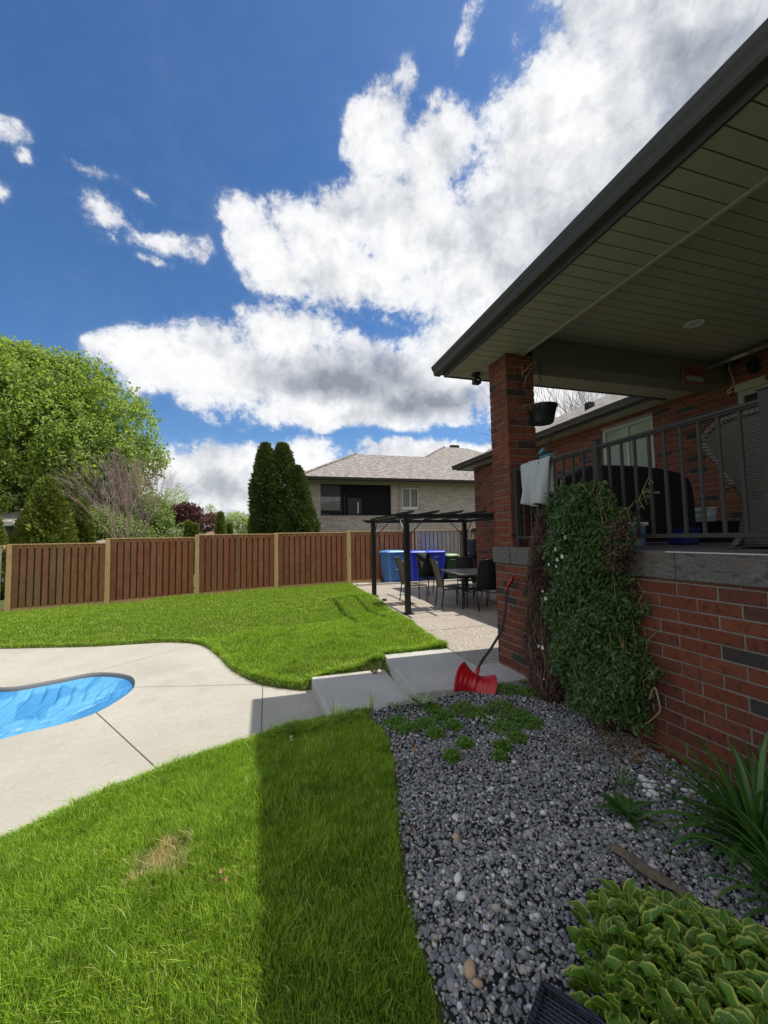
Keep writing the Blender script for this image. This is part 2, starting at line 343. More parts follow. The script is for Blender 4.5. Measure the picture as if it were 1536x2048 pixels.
def hostamat(name,inner,margin,lo=.72,hi=.82):
    m,b,p,o=mat(name,.38,.5)
    uv=uvn(b);s=b.n('ShaderNodeSeparateXYZ',ins={0:uv})
    a=b.math('ABSOLUTE',s.outputs[0]);n=b.noise(gpos(b),40.,4.)
    a=b.math('ADD',a,b.math('MULTIPLY_ADD',n,.3,-.15))
    i=island(b)
    ci=b.mix(i,inner,tuple(x*1.5 for x in inner))
    c=b.mix(b.smooth(a,lo,hi),ci,margin)
    veins=b.math('SINE',b.math('MULTIPLY',s.outputs[0],34.))
    c=b.mix(b.math('MULTIPLY',b.smooth(veins,.5,1.),.25),c,tuple(x*.6 for x in inner))
    link(b,c,p,'Base Color');bump(b,p,veins,.25,.003)
    t=b.n('ShaderNodeBsdfTranslucent',ins={0:b.mix(1.,c,(1.3,1.4,.6),'MULTIPLY')})
    mx=b.n('ShaderNodeMixShader',ins={0:.28,1:p.outputs[0],2:t.outputs[0]})
    b.nt.links.new(mx.outputs[0],o.inputs[0])
hostamat('hosta_leaf',(.095,.20,.02),(.50,.55,.11),.74,.86)
hostamat('striped_hosta_leaf',(.10,.20,.06),(.62,.66,.45),.55,.65)
def grassmat():
    m,b,p,o=mat('grass_blade',.42,.45)
    i=island(b);g=gpos(b);uv=uvn(b);s=b.n('ShaderNodeSeparateXYZ',ins={0:uv})
    c=b.ramp(i,[(0,(.125,.26,.02)),(.35,(.28,.45,.03)),(.7,(.45,.63,.06)),(.92,(.66,.79,.19)),(.97,(.55,.53,.20)),(1,(.62,.54,.28))])
    big=b.noise(g,.75,5.,.6);mid=b.noise(g,4.5,4.,.6)
    c=b.mix(b.math('MULTIPLY',b.smooth(big,.46,.64),.55),c,(.30,.48,.05))
    c=b.mix(b.math('MULTIPLY',b.smooth(mid,.5,.7),.45),c,(.10,.21,.02))
    tr=b.mix(b.smooth(s.outputs[1],.1,.75),(.22,.30,.16),(1,1,1));c=b.mix(.7,c,b.mix(1.,c,tr,'MULTIPLY'))  # blade bases coloured darker: thatch, plus shade painted in deep between blades
    dp=b.vm('LENGTH',b.vm('MULTIPLY',b.vm('SUBTRACT',g,(-.50,2.50,-1.7)),(1.,1.,0.)))
    dn=b.math('ADD',dp,b.math('MULTIPLY_ADD',b.noise(g,12.,4.),.5,-.25))
    c=b.mix(b.math('MULTIPLY',b.smooth(dn,.17,.05),.9),c,(.72,.60,.38))
    link(b,c,p,'Base Color')
    t=b.n('ShaderNodeBsdfTranslucent',ins={0:b.mix(1.,c,(1.25,1.3,.6),'MULTIPLY')})
    mx=b.n('ShaderNodeMixShader',ins={0:.32,1:p.outputs[0],2:t.outputs[0]})
    b.nt.links.new(mx.outputs[0],o.inputs[0])
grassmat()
def lawnmat():
    m,b,p,o=mat('lawn_soil',.95,.1)
    g=gpos(b);n=b.noise(g,30.,6.,.7)
    c=b.mix(n,(.06,.09,.02),(.13,.14,.05));link(b,c,p,'Base Color');bump(b,p,n,1.,.03)
lawnmat()
simple('gravel_base',(.05,.05,.052),.95,.1,0,.4,60,.8,.01)
def pebblemat():
    m,b,p,o=mat('pebble',.85,.2)
    i=island(b);g=gpos(b)
    c=b.ramp(i,[(0, (0.184, 0.199, 0.212)), (0.25, (0.298, 0.305, 0.312)), (0.42, (0.212, 0.22, 0.227)), (0.58, (0.397, 0.39, 0.384)), (0.7, (0.312, 0.305, 0.305)), (0.78, (0.468, 0.384, 0.341)), (0.86, (0.568, 0.511, 0.439)), (0.93, (0.709, 0.666, 0.61)), (0.985, (0.774, 0.774, 0.774)), (1, (0.774, 0.774, 0.774))])
    n=b.noise(g,70.,5.,.7)
    c=b.mix(b.math('MULTIPLY',n,.5),c,(.13,.135,.14));link(b,c,p,'Base Color');bump(b,p,n,.4,.002)
pebblemat()
simple('white_stone',(.72,.71,.68),.8,.3,0,.12,30,.4,.004)
simple('tan_stone',(.52,.37,.24),.75,.3,0,.2,30,.4,.003)
def towel():
    m,b,p,o=mat('towel_cloth',.95,.1)
    g=gpos(b);n=b.noise(g,260.,3.,.7);n2=b.noise(g,60.,3.)
    c=b.mix(b.smooth(n,.3,.7),(.30,.32,.33),(.60,.62,.63));link(b,c,p,'Base Color');bump(b,p,b.math('ADD',n,n2),1.,.004)
towel()
def tarp():
    m,b,p,o=mat('blue_pool_vinyl',.42,.35)
    g=gpos(b);n=b.noise(g,1.4,4.,.6)
    c=b.mix(n,(.075,.28,.50),(.11,.36,.58));link(b,c,p,'Base Color')
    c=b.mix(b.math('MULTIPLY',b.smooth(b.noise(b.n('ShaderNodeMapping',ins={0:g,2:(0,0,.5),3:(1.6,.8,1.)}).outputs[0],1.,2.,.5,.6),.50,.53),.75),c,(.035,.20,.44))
    link(b,c,p,'Base Color')
    n2=b.noise(b.n('ShaderNodeMapping',ins={0:g,2:(0,0,.15),3:(24.,2.,1.)}).outputs[0],1.,3.,.55,.7)
    bump(b,p,n2,.5,.035)
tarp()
simple('pool_coping',(.17,.17,.17),.6,.4,0,.2,8,.1,.002)
# ---------------------------------------------------------------- mesh helpers
def tagit(o,label=None,cat=None,group=None,kind=None):
    if label:o['label']=label
    if cat:o['category']=cat
    if group:o['group']=group
    if kind:o['kind']=kind
    return o
def empty(name,loc,label,cat,group=None,rz=0):
    o=bpy.data.objects.new(name,None);COL.objects.link(o);o.location=loc;o.rotation_euler=(0,0,rz);o.empty_display_size=.2
    return tagit(o,label,cat,group)
def nice(co,no):
    ax=np.argmax(np.abs(no),1);uv=np.empty((len(co),2))
    uv[:,0]=np.where(ax==0,co[:,1],co[:,0]);uv[:,1]=np.where(ax==2,co[:,1],co[:,2])
    return uv
def from_arrays(name,V,Fc,material,parent=None,uv=None,smooth=False,local=False):
    """V (n,3); Fc (m,k) face index array (all faces k-gons)"""
    V=np.asarray(V,dtype=np.float64);Fc=np.asarray(Fc,dtype=np.int32)
    if parent is not None and not local: V=V-np.array(parent_off(parent))
    me=bpy.data.meshes.new(name)
    k_=Fc.shape[1];n=len(Fc)
    me.vertices.add(len(V));me.vertices.foreach_set('co',V.astype(np.float32).ravel())
    me.loops.add(n*k_);me.loops.foreach_set('vertex_index',Fc.ravel())
    me.polygons.add(n);me.polygons.foreach_set('loop_start',np.arange(0,n*k_,k_,dtype=np.int32))
    if smooth: me.polygons.foreach_set('use_smooth',np.ones(n,dtype=bool))
    if uv is not None:
        l=me.uv_layers.new(name='UVMap');l.data.foreach_set('uv',np.asarray(uv,dtype=np.float32)[Fc.ravel()].ravel())
    me.update(calc_edges=True)
    me.materials.append(MATS[material])
    o=bpy.data.objects.new(name,me);COL.objects.link(o)
    if parent is not None:o.parent=parent
    return o
def parent_off(p):
    v=Vector((0,0,0))
    while p is not None: v=v+p.location;p=p.parent
    return v
class MB:
    def __init__(s): s.v=[];s.f=[];s.uvs=None;s.sm=[]
    def add(s,vs,fs,sm=False):
        b=len(s.v);s.v+= [tuple(x) for x in vs];s.f+=[tuple(i+b for i in f) for f in fs];s.sm+=[sm]*len(fs)
        return s
    def box(s,x0,x1,y0,y1,z0,z1):
        return s.add([(x0,y0,z0),(x1,y0,z0),(x1,y1,z0),(x0,y1,z0),(x0,y0,z1),(x1,y0,z1),(x1,y1,z1),(x0,y1,z1)],
          [(0,3,2,1),(4,5,6,7),(0,1,5,4),(1,2,6,5),(2,3,7,6),(3,0,4,7)])
    def bar(s,a,b,wd,h,up=(0,0,1)):
        a=Vector(a);b=Vector(b);d=(b-a).normalized();u_=Vector(up)
        if abs(d.dot(u_))>.99:u_=Vector((1,0,0))
        r=d.cross(u_).normalized()*wd/2;t=r.cross(d).normalized()*h/2
        c=[a-r-t,a+r-t,a+r+t,a-r+t,b-r-t,b+r-t,b+r+t,b-r+t]
        return s.add(c,[(0,3,2,1),(4,5,6,7),(0,1,5,4),(1,2,6,5),(2,3,7,6),(3,0,4,7)])
    def tube(s,pts,rad,n=8,sm=True,cap=True,flat=1.):
        pts=[Vector(p) for p in pts]
        if not hasattr(rad,'__len__'):rad=[rad]*len(pts)
        b=len(s.v);ref=Vector((0,0,1))
        d0=(pts[1]-pts[0]).normalized()
        if abs(d0.z)>.9:ref=Vector((1,0,0))
        prev=None
        for i,p in enumerate(pts):
            d=(pts[min(i+1,len(pts)-1)]-pts[max(i-1,0)]).normalized()
            x=(prev-d*prev.dot(d)).normalized() if prev else d.cross(ref).normalized()
            prev=x;y=d.cross(x)
            for j in range(n):
                a=2*math.pi*j/n;q=p+(x*math.cos(a)+y*math.sin(a)*flat)*rad[i];s.v.append(tuple(q))
        for i in range(len(pts)-1):
            for j in range(n):
                s.f.append((b+i*n+j,b+i*n+(j+1)%n,b+(i+1)*n+(j+1)%n,b+(i+1)*n+j));s.sm.append(sm)
        if cap:
            s.f.append(tuple(b+j for j in range(n))[::-1]);s.f.append(tuple(b+(len(pts)-1)*n+j for j in range(n)));s.sm+=[False,False]
        return s
    def lathe(s,prof,c=(0,0,0),n=24,sm=True,sx=1,sy=1):
        b=len(s.v)
        for r,z in prof:
            for j in range(n):
                a=2*math.pi*j/n;s.v.append((c[0]+r*math.cos(a)*sx,c[1]+r*math.sin(a)*sy,c[2]+z))
        for i in range(len(prof)-1):
            for j in range(n):
                s.f.append((b+i*n+j,b+i*n+(j+1)%n,b+(i+1)*n+(j+1)%n,b+(i+1)*n+j));s.sm.append(sm)
        s.f.append(tuple(b+j for j in range(n))[::-1]);s.f.append(tuple(b+(len(prof)-1)*n+j for j in range(n)));s.sm+=[False,False]
        return s
    def prism(s,poly,z0,z1):
        n=len(poly)
        vs=[(x,y,z0) for x,y in poly]+[(x,y,z1) for x,y in poly]
        return s.add(vs,[tuple(range(n))[::-1],tuple(range(n,2*n))]+[(i,(i+1)%n,n+(i+1)%n,n+i) for i in range(n)])
    def extr(s,poly,axis,a0,a1):
        # poly in the plane perpendicular to the axis ('x': (y,z); 'y': (x,z))
        n=len(poly);f=(lambda p,a:(a,p[0],p[1])) if axis=='x' else (lambda p,a:(p[0],a,p[1]))
        vs=[f(p,a0) for p in poly]+[f(p,a1) for p in poly]
        return s.add(vs,[tuple(range(n))[::-1],tuple(range(n,2*n))]+[(i,(i+1)%n,n+(i+1)%n,n+i) for i in range(n)])
    def build(s,name,material,parent=None,bevel=0,seg=2,local=False,sub=0,solid=0):
        me=bpy.data.meshes.new(name)
        off=Vector((0,0,0)) if (parent is None or local) else parent_off(parent)
        me.from_pydata([(x-off.x,y-off.y,z-off.z) for x,y,z in s.v],[],s.f)
        me.update()
        me.polygons.foreach_set('use_smooth',s.sm)
        # box-mapped UVs in metres
        n=len(me.loops);vi=np.empty(n,dtype=np.int32);me.loops.foreach_get('vertex_index',vi)
        co_=np.array(s.v)[vi];no=np.repeat(np.array([p.normal[:] for p in me.polygons]),[p.loop_total for p in me.polygons],0)
        uv=nice(co_,no) if s.uvs is None else np.array(s.uvs)[vi]
        l=me.uv_layers.new(name='UVMap');l.data.foreach_set('uv',uv.astype(np.float32).ravel())
        me.materials.append(MATS[material])
        o=bpy.data.objects.new(name,me);COL.objects.link(o)
        if parent is not None:o.parent=parent
        if solid: md=o.modifiers.new('solid','SOLIDIFY');md.thickness=solid;md.offset=0
        if bevel: md=o.modifiers.new('bevel','BEVEL');md.width=bevel;md.segments=seg;md.limit_method='ANGLE'
        if sub: md=o.modifiers.new('sub','SUBSURF');md.levels=sub;md.render_levels=sub
        return o
def copy_tree(o,parent=None):
    c=o.copy();COL.objects.link(c)
    if parent is not None:c.parent=parent
    for ch in list(o.children): copy_tree(ch,c)
    return c
def catmull(p,n=8,closed=True):
    P_=[np.array(q,float) for q in p];m_=len(P_);out=[]
    rng=range(m_) if closed else range(m_-1)
    for i in rng:
        if closed: a,b,c,d=P_[(i-1)%m_],P_[i],P_[(i+1)%m_],P_[(i+2)%m_]
        else: a,b,c,d=P_[max(i-1,0)],P_[i],P_[i+1],P_[min(i+2,m_-1)]
        for t in np.linspace(0,1,n,endpoint=False):
            out.append(.5*((2*b)+(c-a)*t+(2*a-5*b+4*c-d)*t*t+(3*b-a-3*c+d)*t**3))
    if not closed: out.append(P_[-1])
    return np.array(out)
def inside(poly,X,Y):
    r=np.zeros(X.shape,bool);n=len(poly)
    for i in range(n):
        x1,y1=poly[i];x2,y2=poly[(i+1)%n]
        c=((y1>Y)!=(y2>Y))&(X<(x2-x1)*(Y-y1)/(y2-y1+1e-12)+x1);r^=c
    return r
def polydist(poly,X,Y):
    d=np.full(X.shape,1e9);n=len(poly)
    for i in range(n):
        a=poly[i];b=poly[(i+1)%n];e=b-a;L=max(e@e,1e-12)
        t=np.clip(((X-a[0])*e[0]+(Y-a[1])*e[1])/L,0,1)
        d=np.minimum(d,np.hypot(X-a[0]-t*e[0],Y-a[1]-t*e[1]))
    return np.where(inside(poly,X,Y),-d,d)
def bricks(mb,plane,c,u0,u1,z0,z1,out,holes=(),bl=.267,bh=.0892,depth=.016,seed=1,m_=.011):
    """running-bond bricks standing `depth` proud of a mortar plane. plane 'x': wall X=c, u=Y; 'y': wall Y=c, u=X. out=+-1 outward side"""
    rg=random.Random(seed);row=0;z=z0
    while z<z1-.01:
        zt=min(z+bh-m_,z1)
        segs=[(u0,u1)]
        for (a,b,za,zb) in holes:
            if zt>za and z<zb:
                ns=[]
                for s0,s1 in segs:
                    if b<=s0 or a>=s1: ns.append((s0,s1));continue
                    if a>s0:ns.append((s0,a))
                    if b<s1:ns.append((b,s1))
                segs=ns
        start=u0-(bl/2 if row%2 else 0)-bl
        for s0,s1 in segs:
            uu=start
            while uu<s1:
                a=max(uu,s0);b=min(uu+bl-m_,s1)
                if b-a>.02:
                    j=rg.uniform(-.003,.002);t=c+out*(depth+j);q=c-out*.01
                    e=[rg.uniform(-.0018,.0018) for _ in range(4)]
                    a_,b_=a+e[0],b+e[1];z_,zt_=z+e[2],zt+e[3];k_=.004
                    if plane=='x':
                        vs=[(q,a_,z_),(q,b_,z_),(q,b_,zt_),(q,a_,zt_),(t-out*k_,a_,z_),(t-out*k_,b_,z_),(t-out*k_,b_,zt_),(t-out*k_,a_,zt_),(t,a_+k_,z_+k_),(t,b_-k_,z_+k_),(t,b_-k_,zt_-k_),(t,a_+k_,zt_-k_)]
                    else:
                        vs=[(a_,q,z_),(b_,q,z_),(b_,q,zt_),(a_,q,zt_),(a_,t-out*k_,z_),(b_,t-out*k_,z_),(b_,t-out*k_,zt_),(a_,t-out*k_,zt_),(a_+k_,t,z_+k_),(b_-k_,t,z_+k_),(b_-k_,t,zt_-k_),(a_+k_,t,zt_-k_)]
                    mb.add(vs,[(0,1,5,4),(1,2,6,5),(2,3,7,6),(3,0,4,7),(4,5,9,8),(5,6,10,9),(6,7,11,10),(7,4,8,11),(8,9,10,11)])
                uu+=bl
        z+=bh;row+=1
    return mb
# ---------------------------------------------------------------- ground
DK=-1.82;PT=-1.52
far_edge=[(-12,9.9),(-9,9.6),(-6.5,9.35),(-4.45,8.89),(-2.86,8.47),(-1.75,8.35),(-1.1,7.95),(-.72,7.1),(-.42,6.2),(-.02,5.5),(.45,5.12)]
near_edge=[(.30,4.1),(-.02,3.98),(-.68,3.72),(-1.2,3.42),(-1.65,3.0),(-2.3,2.3),(-3.2,1.4),(-5,.4),(-8,-.6),(-12,-1.2)]
DECK=np.vstack([catmull(far_edge,6,False),[[.58,5.14],[.58,4.12]],catmull(near_edge,6,False)])
PATIO=np.array([(2.42,5.24),(2.50,6.5),(2.62,8.5),(2.74,10.5),(2.85,13.93),(11.,13.93),(11.,11.5),(6.35,11.5),(6.35,4.45),(2.42,4.45)])
STEP1=np.array([(.58,4.0),(1.47,3.9),(1.47,5.14),(.55,5.14)])
SLAB=np.array([(1.42,3.86),(2.42,3.86),(2.95,3.86),(2.95,5.24),(2.42,5.24),(1.50,5.24)])
BED=catmull([(.93,3.85),(.98,3.5),(.97,3.2),(.86,2.7),(.72,2.2),(.62,1.8),(.59,1.4),(.5,.9),(.4,.2),(.4,-1.5)],6,False)
BED=np.vstack([BED,[[2.75,-1.5],[2.75,4.0],[2.0,4.05],[1.4,4.05]]])
CP=np.array([(-12,14,-2.0),(-6.8,14,-1.86),(-4.5,14,-1.8),(-2,14,-1.67),(.36,14,-1.59),(2.8,14,-1.53),(2.4,5.3,-1.50),(2.5,7,-1.50),(2.65,10,-1.5),(1.5,5.3,-1.53),(1.5,6.5,-1.54),
 (-6.5,9.5,-1.80),(-4.4,9,-1.79),(-2.8,8.6,-1.79),(-1.1,8.1,-1.785),(-.6,7.1,-1.79),(-.3,6.2,-1.78),(.4,5.2,-1.76),(.9,5.2,-1.66),(0,8,-1.70),(0,10,-1.66),(-3,11,-1.74),
 (.3,4.0,-1.76),(0,3.9,-1.76),(-.68,3.65,-1.77),(-1.2,3.3,-1.78),(-2.3,2.2,-1.80),(-5,.3,-1.8),(.9,3.7,-1.67),(.8,3,-1.62),(.6,2,-1.60),(.5,1.3,-1.59),(-.3,2.5,-1.67),(-.5,1.3,-1.66),(-1.5,1.3,-1.72),(0,0,-1.64),(-3,0,-1.75),(0,-2,-1.64),(1,-2,-1.6),
 (1.2,3,-1.585),(1.2,2,-1.57),(2.6,3,-1.555),(2.6,1,-1.55),(2.0,3.8,-1.56),(1.4,3.8,-1.60),(2.7,-1,-1.55),(5,5,-1.6),(8,8,-1.6),(8,14,-1.6),(-12,9.7,-1.84),(-12,4,-1.85)])
def lawn_h(X,Y):
    X=np.asarray(X,float);Y=np.asarray(Y,float);num=np.zeros(X.shape);den=np.zeros(X.shape)
    for x,y,z in CP:
        wgt=1/((X-x)**2+(Y-y)**2+.04)**1.6;num+=wgt*z;den+=wgt
    return num/den
def ground_h(X,Y):
    h=lawn_h(X,Y)
    for poly,lv in ((DECK,DK-.06),(PATIO,PT-.06),(STEP1,-1.80),(SLAB,-1.62)):
        d=polydist(poly,X,Y);t=np.clip(.5-d/.05,0,1);h=h*(1-t)+np.minimum(lv,h)*t
    # terrain beyond the fence
    t=np.clip((Y-14.4)/3,0,1);h=h*(1-t)+(-1.75)*t
    return h
def grid(name,xs,ys,hf,material,kind='structure',z=0):
    X,Y=np.meshgrid(xs,ys);Z=hf(X,Y)+z;nx,ny=len(xs),len(ys)
    V=np.stack([X.ravel(),Y.ravel(),Z.ravel()],1);i=np.arange(nx*ny).reshape(ny,nx)
    F_=np.stack([i[:-1,:-1].ravel(),i[:-1,1:].ravel(),i[1:,1:].ravel(),i[1:,:-1].ravel()],1)
    o=from_arrays(name,V,F_,material,uv=V[:,:2],smooth=True);tagit(o,kind=kind);return o
xs=np.concatenate([np.linspace(-900,-60,8),np.linspace(-50,-13,12),np.linspace(-12.,-4,54)[:-1],np.arange(-4,3,.045),np.linspace(3,9,22),np.linspace(11,50,10),np.linspace(60,900,8)])
ys=np.concatenate([np.linspace(-900,-60,6),np.linspace(-50,-3,10),np.arange(-2,6.5,.045),np.arange(6.5,14.5,.09),np.linspace(15,60,16),np.linspace(70,1500,12)])
POOLC=catmull([(-1.62,5.55),(-1.58,5.95),(-1.72,6.4),(-2.0,6.68),(-2.35,6.80),(-2.75,6.62),(-3.15,6.50),(-3.6,6.78),(-4.3,7.4),(-5.4,7.6),(-6.6,7.0),(-7.3,5.6),(-7.0,4.0),(-5.8,3.0),(-4.3,2.9),(-3.2,3.6),(-2.72,4.45),(-2.35,4.83),(-1.98,5.0),(-1.75,5.2)],8)
def gh2(X,Y):
    h=ground_h(X,Y)
    return np.where(polydist(POOLC,X,Y)<.1,-3.2,h)
grid('ground',xs,ys,gh2,'lawn_soil')
def slab(name,poly,top,thick,material,hole=None,bevel=0.,seams=()):
    import bmesh
    bm=bmesh.new()
    loops=[poly]+([hole] if hole is not None else [])
    es=[]
    for lp in loops:
        vs=[bm.verts.new((x,y,top)) for x,y in lp]
        es+=[bm.edges.new((vs[i],vs[(i+1)%len(vs)])) for i in range(len(vs))]
    bmesh.ops.triangle_fill(bm,use_beauty=True,edges=es)
    if hole is not None:
        bad=[f for f in bm.faces if inside(hole,np.array([f.calc_center_median().x]),np.array([f.calc_center_median().y]))[0]]
        bmesh.ops.delete(bm,geom=bad,context='FACES_ONLY')
    r=bmesh.ops.extrude_face_region(bm,geom=bm.faces[:])
    bmesh.ops.translate(bm,verts=[v for v in r['geom'] if isinstance(v,bmesh.types.BMVert)],vec=(0,0,-thick))
    bmesh.ops.recalc_face_normals(bm,faces=bm.faces[:])
    me=bpy.data.meshes.new(name);bm.to_mesh(me);bm.free();me.materials.append(MATS[material])
    o=bpy.data.objects.new(name,me);COL.objects.link(o)
    return tagit(o,kind='structure')
slab('pool_deck',DECK,DK,.12,'deck_concrete',POOLC)
slab('patio',PATIO,PT-.004,.12,'patio_aggregate')
simple('joint_dark',(.10,.09,.075),.95,.1,0,.3,20,0)
# steps
def step(name,poly,top,thick,label):
    mb=MB();mb.prism([tuple(p) for p in poly],top-thick,top);o=mb.build(name,'step_concrete',bevel=.012);return tagit(o,kind='structure')
step('lower_step',STEP1,-1.67,.22,'')
step('upper_step',[(1.42,3.86),(2.41,3.86),(2.41,5.236),(1.50,5.236)],PT,.26,'')
step('walkway_slab',[(2.425,3.86),(3.09,3.86),(3.09,4.447),(2.425,4.447)],PT,.2,'')
# control joints: thin dark strips 3 mm above the slab, sunk look
j=MB()
def joint(a,b,z,wd=.008):
    a=np.array(a,float);b=np.array(b,float);d=b-a;n=np.array([-d[1],d[0]])/np.hypot(*d)*wd/2
    j.add([(*(a+n),z),(*(a-n),z),(*(b-n),z),(*(b+n),z)],[(0,1,2,3)])
zj=DK+.004
joint((-1.74,5.22),(-.72,3.62),zj);joint((-1.58,5.95),(-.02,5.52),zj,.006);joint((-.02,5.5),(-.03,3.98),zj)
joint((-1.15,8.0),(-2.35,6.82),zj,.005)
for y in (6.3,7.4,8.5,9.6,10.7,11.8,12.9): joint((2.5+(y-6.3)*.052,y),(6.3,y+.03),PT+.001,.010)
for x in (3.9,5.1): joint((x,4.5),(x,13.9),PT+.001,.008)
jo=j.build('joint_lines','joint_dark');tagit(jo,kind='structure')
# bright kerb strip along the far end of the patio
k_=MB().box(2.9,6.9,13.0,13.32,PT-.05,PT+.045);tagit(k_.build('kerb','deck_concrete',bevel=.01),kind='structure')
# ---------------------------------------------------------------- pool with sagging cover
rt=empty('swimming_pool',(-4.0,5.5,DK),'curved in-ground pool lined in dark edging and covered by a crumpled bright blue sheet','pool')
mb=MB();n=len(POOLC)
cen=POOLC.mean(0);nrm=[]
for i in range(n):
    t=POOLC[(i+1)%n]-POOLC[i-1];q=np.array([t[1],-t[0]])/np.hypot(*t);nrm.append(q)
nrm=np.array(nrm)
if ((POOLC+nrm*.05-POOLC)*(POOLC-cen)).sum()<0:nrm=-nrm
vs=[];
prof=[(.0,.003),(.0,-.5)]
ring=[(.02,-.004),(-.004,-.006),(-.016,-.03),(-.03,-.06),(-.03,-.4)]
for k_ in range(len(ring)):
    o_,z_=ring[k_]
    for i in range(n): vs.append((*(POOLC[i]+nrm[i]*o_*.55),DK+z_))
fs=[(k_*n+i,k_*n+(i+1)%n,(k_+1)*n+(i+1)%n,(k_+1)*n+i) for k_ in range(len(ring)-1) for i in range(n)]
mb.add(vs,fs,True);mb.build('pool_wall','pool_coping',rt)
gx=np.concatenate([np.arange(-7.6,-4.2,.06),np.arange(-4.2,-1.4,.012)]);gy=np.concatenate([np.arange(2.6,4.3,.06),np.arange(4.3,7.8,.014)])
X,Y=np.meshgrid(gx,gy);d=polydist(POOLC,X,Y)
def fold(X,Y,ang,wl,seed):
    c_,s_=math.cos(ang),math.sin(ang);t=X*c_+Y*s_;q=-X*s_+Y*c_
    ph=t*np.pi/wl+1.6*np.sin(q*1.4+seed)+.8*np.sin(t*4.3+q*2.3+seed)
    cr=(1-np.abs(np.sin(ph)))**2.6
    md=np.clip(.45+.75*np.sin(t*2.7+q*1.9+seed*2)*np.sin(q*2.3+t*.7+seed),0,1.2)
    return (.5*np.sin(ph*2)*.5-cr)*md
dep=np.clip(-d/.9,0,1)
fs_=np.clip((Y-5.35-.35*(X+2.6))/.5,0,1);fs_=fs_*fs_*(3-2*fs_);EL=DK-.012-.042*fs_
Z=EL-.10*dep**.8
# long tension folds running from the far edge towards the near left; a raised ridge and puckers
msk=np.exp(-((X+2.7)**2/1.2+(Y-6.1)**2/.7))
Z+=.075*fold(X,Y,math.radians(14),.17,1.)*msk*np.clip(-d/.15,0,1)
msk2=np.exp(-((X+2.2)**2/.10+(Y-5.75)**2/.4))
Z+=.070*fold(X,Y,math.radians(-8),.20,2.)*msk2*np.clip(-d/.1,0,1)
msk3=np.exp(-((X+2.75)**2/.25+(Y-4.95)**2/.12))
Z+=.055*fold(X,Y,math.radians(0),.15,.3)*msk3*np.clip(-d/.1,0,1)
rd=np.abs((Y-5.15)-.75*(X+2.45)-.5*(X+2.45)**2);Z-=.11*np.exp(-(rd/.05)**2)*np.exp(-((X+2.3)**2)/.2)*np.clip(-d/.1,0,1)
rd=np.abs((Y-5.95)-.9*(X+2.0));Z+=.035*np.exp(-(rd/.05)**2)*np.exp(-((X+2.0)**2)/.12)*np.clip(-d/.1,0,1)
rr=np.hypot(X+2.45,Y-5.62);Z+=.018*np.sin(14*np.arctan2(Y-5.62,X+2.45)+6*rr)*np.exp(-(rr/.22)**2)
Z+=.012*fold(X,Y,math.radians(100),.55,3.)*np.clip(-d/.3,0,1)
Z+=.01*np.sin(X*9+2*np.sin(Y*3))*np.sin(Y*7)*np.clip(-d/.3,0,1)
# edge: sheet pulled tight to the near side, gap at the far side
idx=-np.ones(X.shape,int);ok=d<.008;idx[ok]=np.arange(ok.sum())
V=np.stack([X[ok],Y[ok],(EL+(Z-EL)*np.clip(-d/.05,0,1))[ok]],1)
a=idx[:-1,:-1];b=idx[:-1,1:];c=idx[1:,1:];e=idx[1:,:-1];g_=(a>=0)&(b>=0)&(c>=0)&(e>=0)
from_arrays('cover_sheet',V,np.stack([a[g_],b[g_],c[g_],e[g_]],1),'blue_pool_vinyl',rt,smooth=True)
# ---------------------------------------------------------------- grass (real blades)
rs=np.random.RandomState(7)
def allowed(X,Y):
    bad=np.zeros(X.shape,bool)
    for poly,mg in ((DECK,.0),(PATIO,.0),(STEP1,.0),(SLAB,.0),(BED,.03)):
        bad|=polydist(poly,X,Y)<mg
    return ~bad
def blades(X,Y,hgt,wd,bendk,name_uv=False):
    n=len(X);Z=ground_h(X,Y)
    a=rs.rand(n)*6.283;ph=rs.rand(n)*6.283
    clump=(np.sin(X*9.+np.sin(Y*7.)*1.5)*.5+.5*np.sin(Y*11+X*3+np.sin(X*5)))*.6+.4*np.sin(X*23+np.sin(Y*19)*2)*np.sin(Y*21+X*7)
    a=np.where(rs.rand(n)<.6,ph*.35+1.2*clump+3.6,a)
    h=hgt*(.45+.8*rs.rand(n))*(1+.38*clump);w_=wd*(.7+.6*rs.rand(n));bd=bendk*(.3+rs.rand(n))
    dx,dy=np.cos(a),np.sin(a);px,py=-np.sin(ph),np.cos(ph)
    V=np.empty((n,5,3));
    def lv(t): return X+dx*h*bd*t*t,Y+dy*h*bd*t*t,Z+h*t*(1-.35*bd*t)
    for k_,t,ww in ((0,0.,.8),(1,.5,.9)):
        cx_,cy_,cz_=lv(t)
        V[:,2*k_,0]=cx_-px*w_*ww/2;V[:,2*k_,1]=cy_-py*w_*ww/2;V[:,2*k_,2]=cz_
        V[:,2*k_+1,0]=cx_+px*w_*ww/2;V[:,2*k_+1,1]=cy_+py*w_*ww/2;V[:,2*k_+1,2]=cz_
    cx_,cy_,cz_=lv(1.);V[:,4,0]=cx_;V[:,4,1]=cy_;V[:,4,2]=cz_
    b=np.arange(n)[:,None]*5
    T=np.concatenate([b+np.array([[0,1,3]]),b+np.array([[0,3,2]]),b+np.array([[2,3,4]])])
    uv=np.zeros((n,5,2));uv[:,2:4,1]=.5;uv[:,4,1]=1;uv[:,(1,3),0]=1
    return V.reshape(-1,3),T,uv.reshape(-1,2)
def sample(n,x0,x1,y0,y1,dens_fn=None):
    X=rs.uniform(x0,x1,n);Y=rs.uniform(y0,y1,n)
    ok=allowed(X,Y)
    ang=np.degrees(np.arctan2(X,Y));ok&=(ang>-36)&(ang<66)     # what a lens near here can see, with a margin
    return X[ok],Y[ok]
parts=[]
